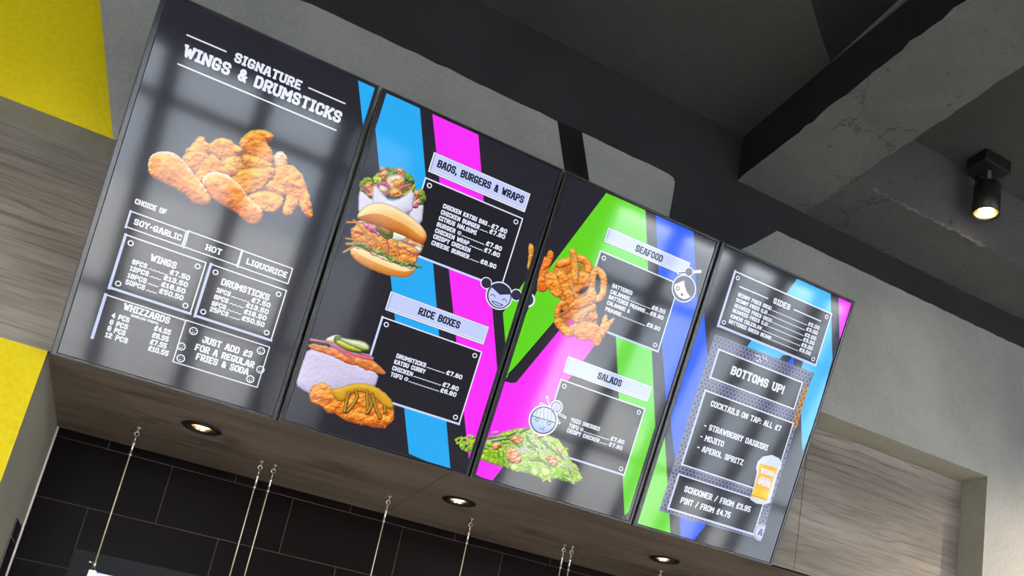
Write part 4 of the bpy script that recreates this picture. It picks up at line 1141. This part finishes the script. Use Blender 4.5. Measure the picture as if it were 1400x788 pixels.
panel(f, 3, RH_, (222, 361), (606, 478), (559, 628), INK, WHITE, 0.0045, 'lb', False, 0.008, layer=4)
T(f, 3, RH_, 'SCHOONER / FROM £3.95', (244, 438), (541, 527), 0.024, WHITE, 7); T(f, 3, RH_, 'PINT / FROM £4.75', (227, 489), (451, 552), 0.024, WHITE, 7)
f.build('beer_price_list', D)
f = Flat()
f.poly(RH_(3, [(577, 300), (600, 278), (640, 270), (672, 285), (686, 308), (680, 330), (668, 350), (632, 485), (605, 494), (570, 488), (543, 470), (548, 455), (572, 352), (570, 325)]), (214, 224, 250), 9)
f.poly(RH_(3, [(585, 306), (660, 328), (668, 330), (660, 350), (652, 360), (616, 478), (548, 456), (580, 350), (578, 330)]), (250, 188, 24), 10)
f.poly(RH_(3, [(560, 418), (630, 436), (616, 478), (548, 456)]), (252, 206, 40), 11); f.line(RH_(3, [(552, 452), (617, 470)]), 0.003, (206, 130, 20), 12)
T(f, 3, RH_, 'WING', (588, 352), (646, 368), 0.021, WHITE, 12, wt=.28); T(f, 3, RH_, 'WING', (574, 400), (628, 420), 0.021, WHITE, 12, wt=.28)
# two block characters between the words
(c0, c1) = RH_(3, [(583, 380), (635, 392)]); um, vm = (c0[0] + c1[0]) / 2, (c0[1] + c1[1]) / 2
for cx in (um - .0125, um + .0125):
    for dv in (-.010, 0, .010): f.seg((cx - .0105, vm + dv), (cx + .0105, vm + dv), 0.004, WHITE, 12)
    f.seg((cx, vm - .012), (cx, vm + .013), 0.004, WHITE, 12); f.seg((cx - .009, vm - .012), (cx - .009, vm + .008), 0.0035, WHITE, 12); f.seg((cx + .009, vm - .012), (cx + .009, vm + .008), 0.0035, WHITE, 12)
f.build('beer_glass_picture', D)
f = Flat()
c, = RH_(3, [(592, 618)])
cut = RH_(3, [(604, 620)])[0][0]
ring_ = lambda rad: [(min(cut, c[0] + rad * math.cos(2 * math.pi * q / 28)), c[1] + rad * math.sin(2 * math.pi * q / 28)) for q in range(28)]
f.poly(ring_(0.034), (186, 192, 222), 6); f.poly(ring_(0.030), (70, 74, 96), 7); f.poly(ring_(0.0275), (186, 192, 222), 8)
text(f, 'A', c[0] - .012, c[0] + .007, c[1] - .013, .026, (70, 74, 96), 9)
f.build('round_badge', D)

# ------------------------------------------------------------------ downlights in the soffit
DN = ['round recessed downlight in the wood soffit below the wings screen, leftmost', 'round recessed downlight in the wood soffit under the joint of the middle two screens', 'round recessed downlight in the wood soffit below the drinks screen, rightmost']
tl = math.radians(28)
for (cx, cy), lb in zip(DL, DN):
    root = tag(empty('recessed_downlight', (cx, cy, ZS)), lb, 'downlight', 'recessed downlights in the soffit')
    bm = bmesh.new(); lathe(bm, [(0.0455, 0.006), (0.0455, -0.001), (0.064, -0.001), (0.066, -0.004), (0.060, -0.0075), (0.047, -0.0075), (0.044, -0.002), (0.044, 0.045)], (0, 0, 0), 40)
    obj('trim_ring', bm, M_BLACKM, root)
    bm = bmesh.new(); lathe(bm, [(0.044, 0.045), (0.044, 0.075), (0.001, 0.075)], (0, 0, 0), 32)
    obj('housing', bm, M_BLACKM, root)
    rot = Matrix.Rotation(math.radians(-16), 3, 'X')
    bm = bmesh.new(); lathe(bm, [(0.036, 0.008), (0.034, 0.012), (0.024, 0.03), (0.012, 0.04)], (0, 0.002, 0), 32, rot=rot)
    obj('reflector', bm, M_REFL, root)
    bm = bmesh.new(); lathe(bm, [(0.0005, 0.010), (0.018, 0.0105), (0.030, 0.014), (0.032, 0.018), (0.024, 0.03), (0.0005, 0.032)], (0, 0.002, 0), 28, rot=rot)
    obj('lamp', bm, M_LAMPD, root, True)
    l = bpy.data.lights.new('downlight_beam', 'SPOT'); l.energy = DOWN_W; l.color = (1, 0.68, 0.36); l.spot_size = math.radians(100); l.spot_blend = 0.6; l.shadow_soft_size = 0.02
    lo = bpy.data.objects.new('downlight_beam', l); COL.objects.link(lo); lo.parent = root; lo.location = (0, 0, -0.012)

# ------------------------------------------------------------------ ceiling spotlights
SP = [((3.07, -0.50, ZC2), 'black can spotlight hanging from the dark ceiling bay at right, lit warm'),
      ((1.0, -0.57, ZC), 'black can spotlight on the ceiling above the burgers screen'),
      ((-0.15, -1.15, ZC), 'black can spotlight on the ceiling above the yellow wall'),
      ((4.5, -1.35, ZC2), 'added black can spotlight out of view at far right, brightening the plaster wall')]  # last spot is added out of view to warm and brighten the lower right wall
for ((cx, cy, cz), lb), watt in zip(SP, SPOT_W):
    root = tag(empty('ceiling_spotlight', (cx, cy, cz)), lb, 'spotlight', 'ceiling spotlights')
    bm = bmesh.new(); box(bm, (-0.075, -0.055, -0.055), (0.075, 0.055, 0.0), 0, 0.004); obj('gear_box', bm, M_BLACKM, root)
    bm = bmesh.new(); tube(bm, [(0, 0, -0.053), (0, 0, -0.10)], 0.014, 12); box(bm, (-0.062, -0.012, -0.112), (0.062, 0.012, -0.098), 0, 0.002)
    box(bm, (-0.062, -0.010, -0.16), (-0.058, 0.010, -0.100)); box(bm, (0.058, -0.010, -0.16), (0.062, 0.010, -0.100)); obj('yoke', bm, M_BLACKM, root)
    bm = bmesh.new(); lathe(bm, [(0.001, -0.118), (0.04, -0.118), (0.055, -0.128), (0.057, -0.262), (0.052, -0.264), (0.050, -0.250)], (0, 0, 0), 36); obj('can', bm, M_BLACKM, root)
    bm = bmesh.new(); lathe(bm, [(0.050, -0.250), (0.044, -0.235), (0.030, -0.205), (0.012, -0.19), (0.001, -0.19)], (0, 0, 0), 36); obj('reflector', bm, M_REFL, root)
    bm = bmesh.new(); lathe(bm, [(0.0005, -0.262), (0.018, -0.260), (0.030, -0.252), (0.032, -0.244), (0.0005, -0.238)], (0, 0, 0), 32); obj('lamp', bm, M_LAMP, root, True)
    l = bpy.data.lights.new('spot_beam', 'SPOT'); l.energy = watt; l.color = (1, 0.84, 0.64); l.spot_size = math.radians(124); l.spot_blend = 0.7; l.shadow_soft_size = 0.03
    lo = bpy.data.objects.new('spot_beam', l); COL.objects.link(lo); lo.parent = root; lo.location = (0, 0, -0.268)

# ------------------------------------------------------------------ hanging sign panels on steel ropes
ROPES = [(0.255, 'leftmost steel rope hanging from the soffit, ending in a clamp on an acrylic panel'),
         (0.683, 'left steel rope of the close pair under the gap between wings and burgers screens'),
         (0.732, 'right steel rope of the close pair under the gap between wings and burgers screens'),
         (1.177, 'single steel rope hanging beside the soffit board joint'),
         (1.525, 'single steel rope hanging just right of the middle downlight'),
         (1.951, 'left steel rope of the close pair under the salads screen'),
         (1.989, 'right steel rope of the close pair under the salads screen'),
         (2.434, 'rightmost steel rope, hanging below the right downlight')]
YR, ZP = 0.668, 1.895


def make_rope():
    root = empty('suspension_rope', (0, YR, ZS))
    bm = bmesh.new()                                    # eye hook, shackle, turnbuckle
    lathe(bm, [(0.0005, 0.0), (0.009, 0.0), (0.009, -0.003), (0.003, -0.004), (0.003, -0.018), (0.0005, -0.018)], (0, 0, 0), 12)
    tube(bm, [(0.0075 * math.cos(a), 0, -0.025 + 0.0075 * math.sin(a)) for a in np.linspace(-1.0, 4.6, 12)], 0.0022, 6)
    obj('ceiling_hook', bm, M_STEEL, root)
    bm = bmesh.new()
    tube(bm, [(0, 0.0055 * math.cos(a), -0.042 + 0.012 * math.sin(a)) for a in np.linspace(0, 2 * math.pi, 14)], 0.0019, 6)
    lathe(bm, [(0.0015, -0.052), (0.0052, -0.054), (0.0052, -0.066), (0.0036, -0.068), (0.0036, -0.098), (0.0048, -0.10), (0.0048, -0.106), (0.0015, -0.108)], (0, 0, 0), 12)
    obj('ferrule', bm, M_STEEL, root)
    bm = bmesh.new(); tube(bm, [(0, 0, -0.10), (0, 0, -0.3), (0, 0, ZP + 0.028 - ZS)], 0.0022, 8); obj('wire', bm, M_ROPE, root)
    z = ZP + 0.03 - ZS
    bm = bmesh.new()
    lathe(bm, [(0.0015, z + 0.006), (0.006, z + 0.004), (0.006, z - 0.012), (0.0015, z - 0.014)], (0, 0, 0), 12)
    tube(bm, [(-0.002, 0, z), (-0.014, 0, z - 0.0005)], 0.0035, 8); lathe(bm, [(0.0005, z + 0.004), (0.005, z + 0.003), (0.005, z - 0.003), (0.0005, z - 0.004)], (-0.016, 0, 0), 10)
    tube(bm, [(0.003, 0, z - 0.012), (0.007, 0, z - 0.03)], 0.0018, 6); tube(bm, [(-0.003, 0, z - 0.012), (-0.006, 0, z - 0.03)], 0.0018, 6)
    obj('clamp', bm, M_STEEL, root)
    return root


rope0 = make_rope()
for k, (x, lb) in enumerate(ROPES):
    if k == 0: r = rope0
    else:
        r = rope0.copy(); COL.objects.link(r)
        for ch in list(rope0.children):
            c = ch.copy(); COL.objects.link(c); c.parent = r
    r.location = (x, YR, ZS); tag(r, lb, 'cable', 'steel ropes under the soffit')
m_ac, nt, b = mat('frosted_acrylic'); b.inputs['Base Color'].default_value = (0.62, 0.68, 0.78, 1); b.inputs['Roughness'].default_value = 0.25; b.inputs['Transmission Weight'].default_value = 0.4
for k, (xa, xb, lb) in enumerate(((0.255, 0.683, 'clear acrylic sign panel whose clamped top corner shows at lower left'), (0.732, 1.177, 'clear acrylic sign panel hung on the second and third ropes past the first panel'), (1.525, 1.951, 'clear acrylic sign panel hung below the salads screen'), (1.989, 2.434, 'clear acrylic sign panel hung at the right end below the drinks screen'))):
    root = tag(empty('acrylic_panel', ((xa + xb) / 2, YR, ZP - 0.30)), lb, 'sign panel', 'acrylic panels hung over the counter')
    w = (xb - xa) / 2 + 0.012
    bm = bmesh.new(); box(bm, (-w, -0.004, 0), (w, 0.004, 0.30), 0, 0.001); obj('sheet', bm, m_ac, root)
    for sx in (-w + 0.012, w - 0.012):
        bm = bmesh.new(); box(bm, (sx - 0.012, -0.008, 0.275), (sx + 0.012, 0.008, 0.305), 0, 0.002); obj('corner_bracket', bm, plain('pale_bracket', (0.6, 0.65, 0.75), 0.35, 0.3), root)

# dark plaque on the pillar's return and the dull metal panel on the tiles
bm = bmesh.new(); box(bm, (XP, 0.715, 1.40), (XP + 0.004, 0.925, 2.022), 0, 0.001); 
root = obj('wall_plaque', bm, plain('dark_plum_panel', (0.016, 0.008, 0.014), 0.35)); tag(root, 'dark plum plaque fixed to the side of the left pillar', 'plaque')
bm = bmesh.new(); box(bm, (XP, 0.715, 1.957), (XP + 0.0052, 0.925, 1.959)); obj('seam_strip', bm, plain('pale_strip', (0.3, 0.26, 0.22), 0.4), root)
bm = bmesh.new(); box(bm, (0.165, YT - 0.012, 1.3), (0.75, YT, 1.998), 0, 0.001)
root = obj('splashback_panel', bm, M_BRUSH); tag(root, 'dull grey metal panel on the dark tiles at lower left', 'panel')
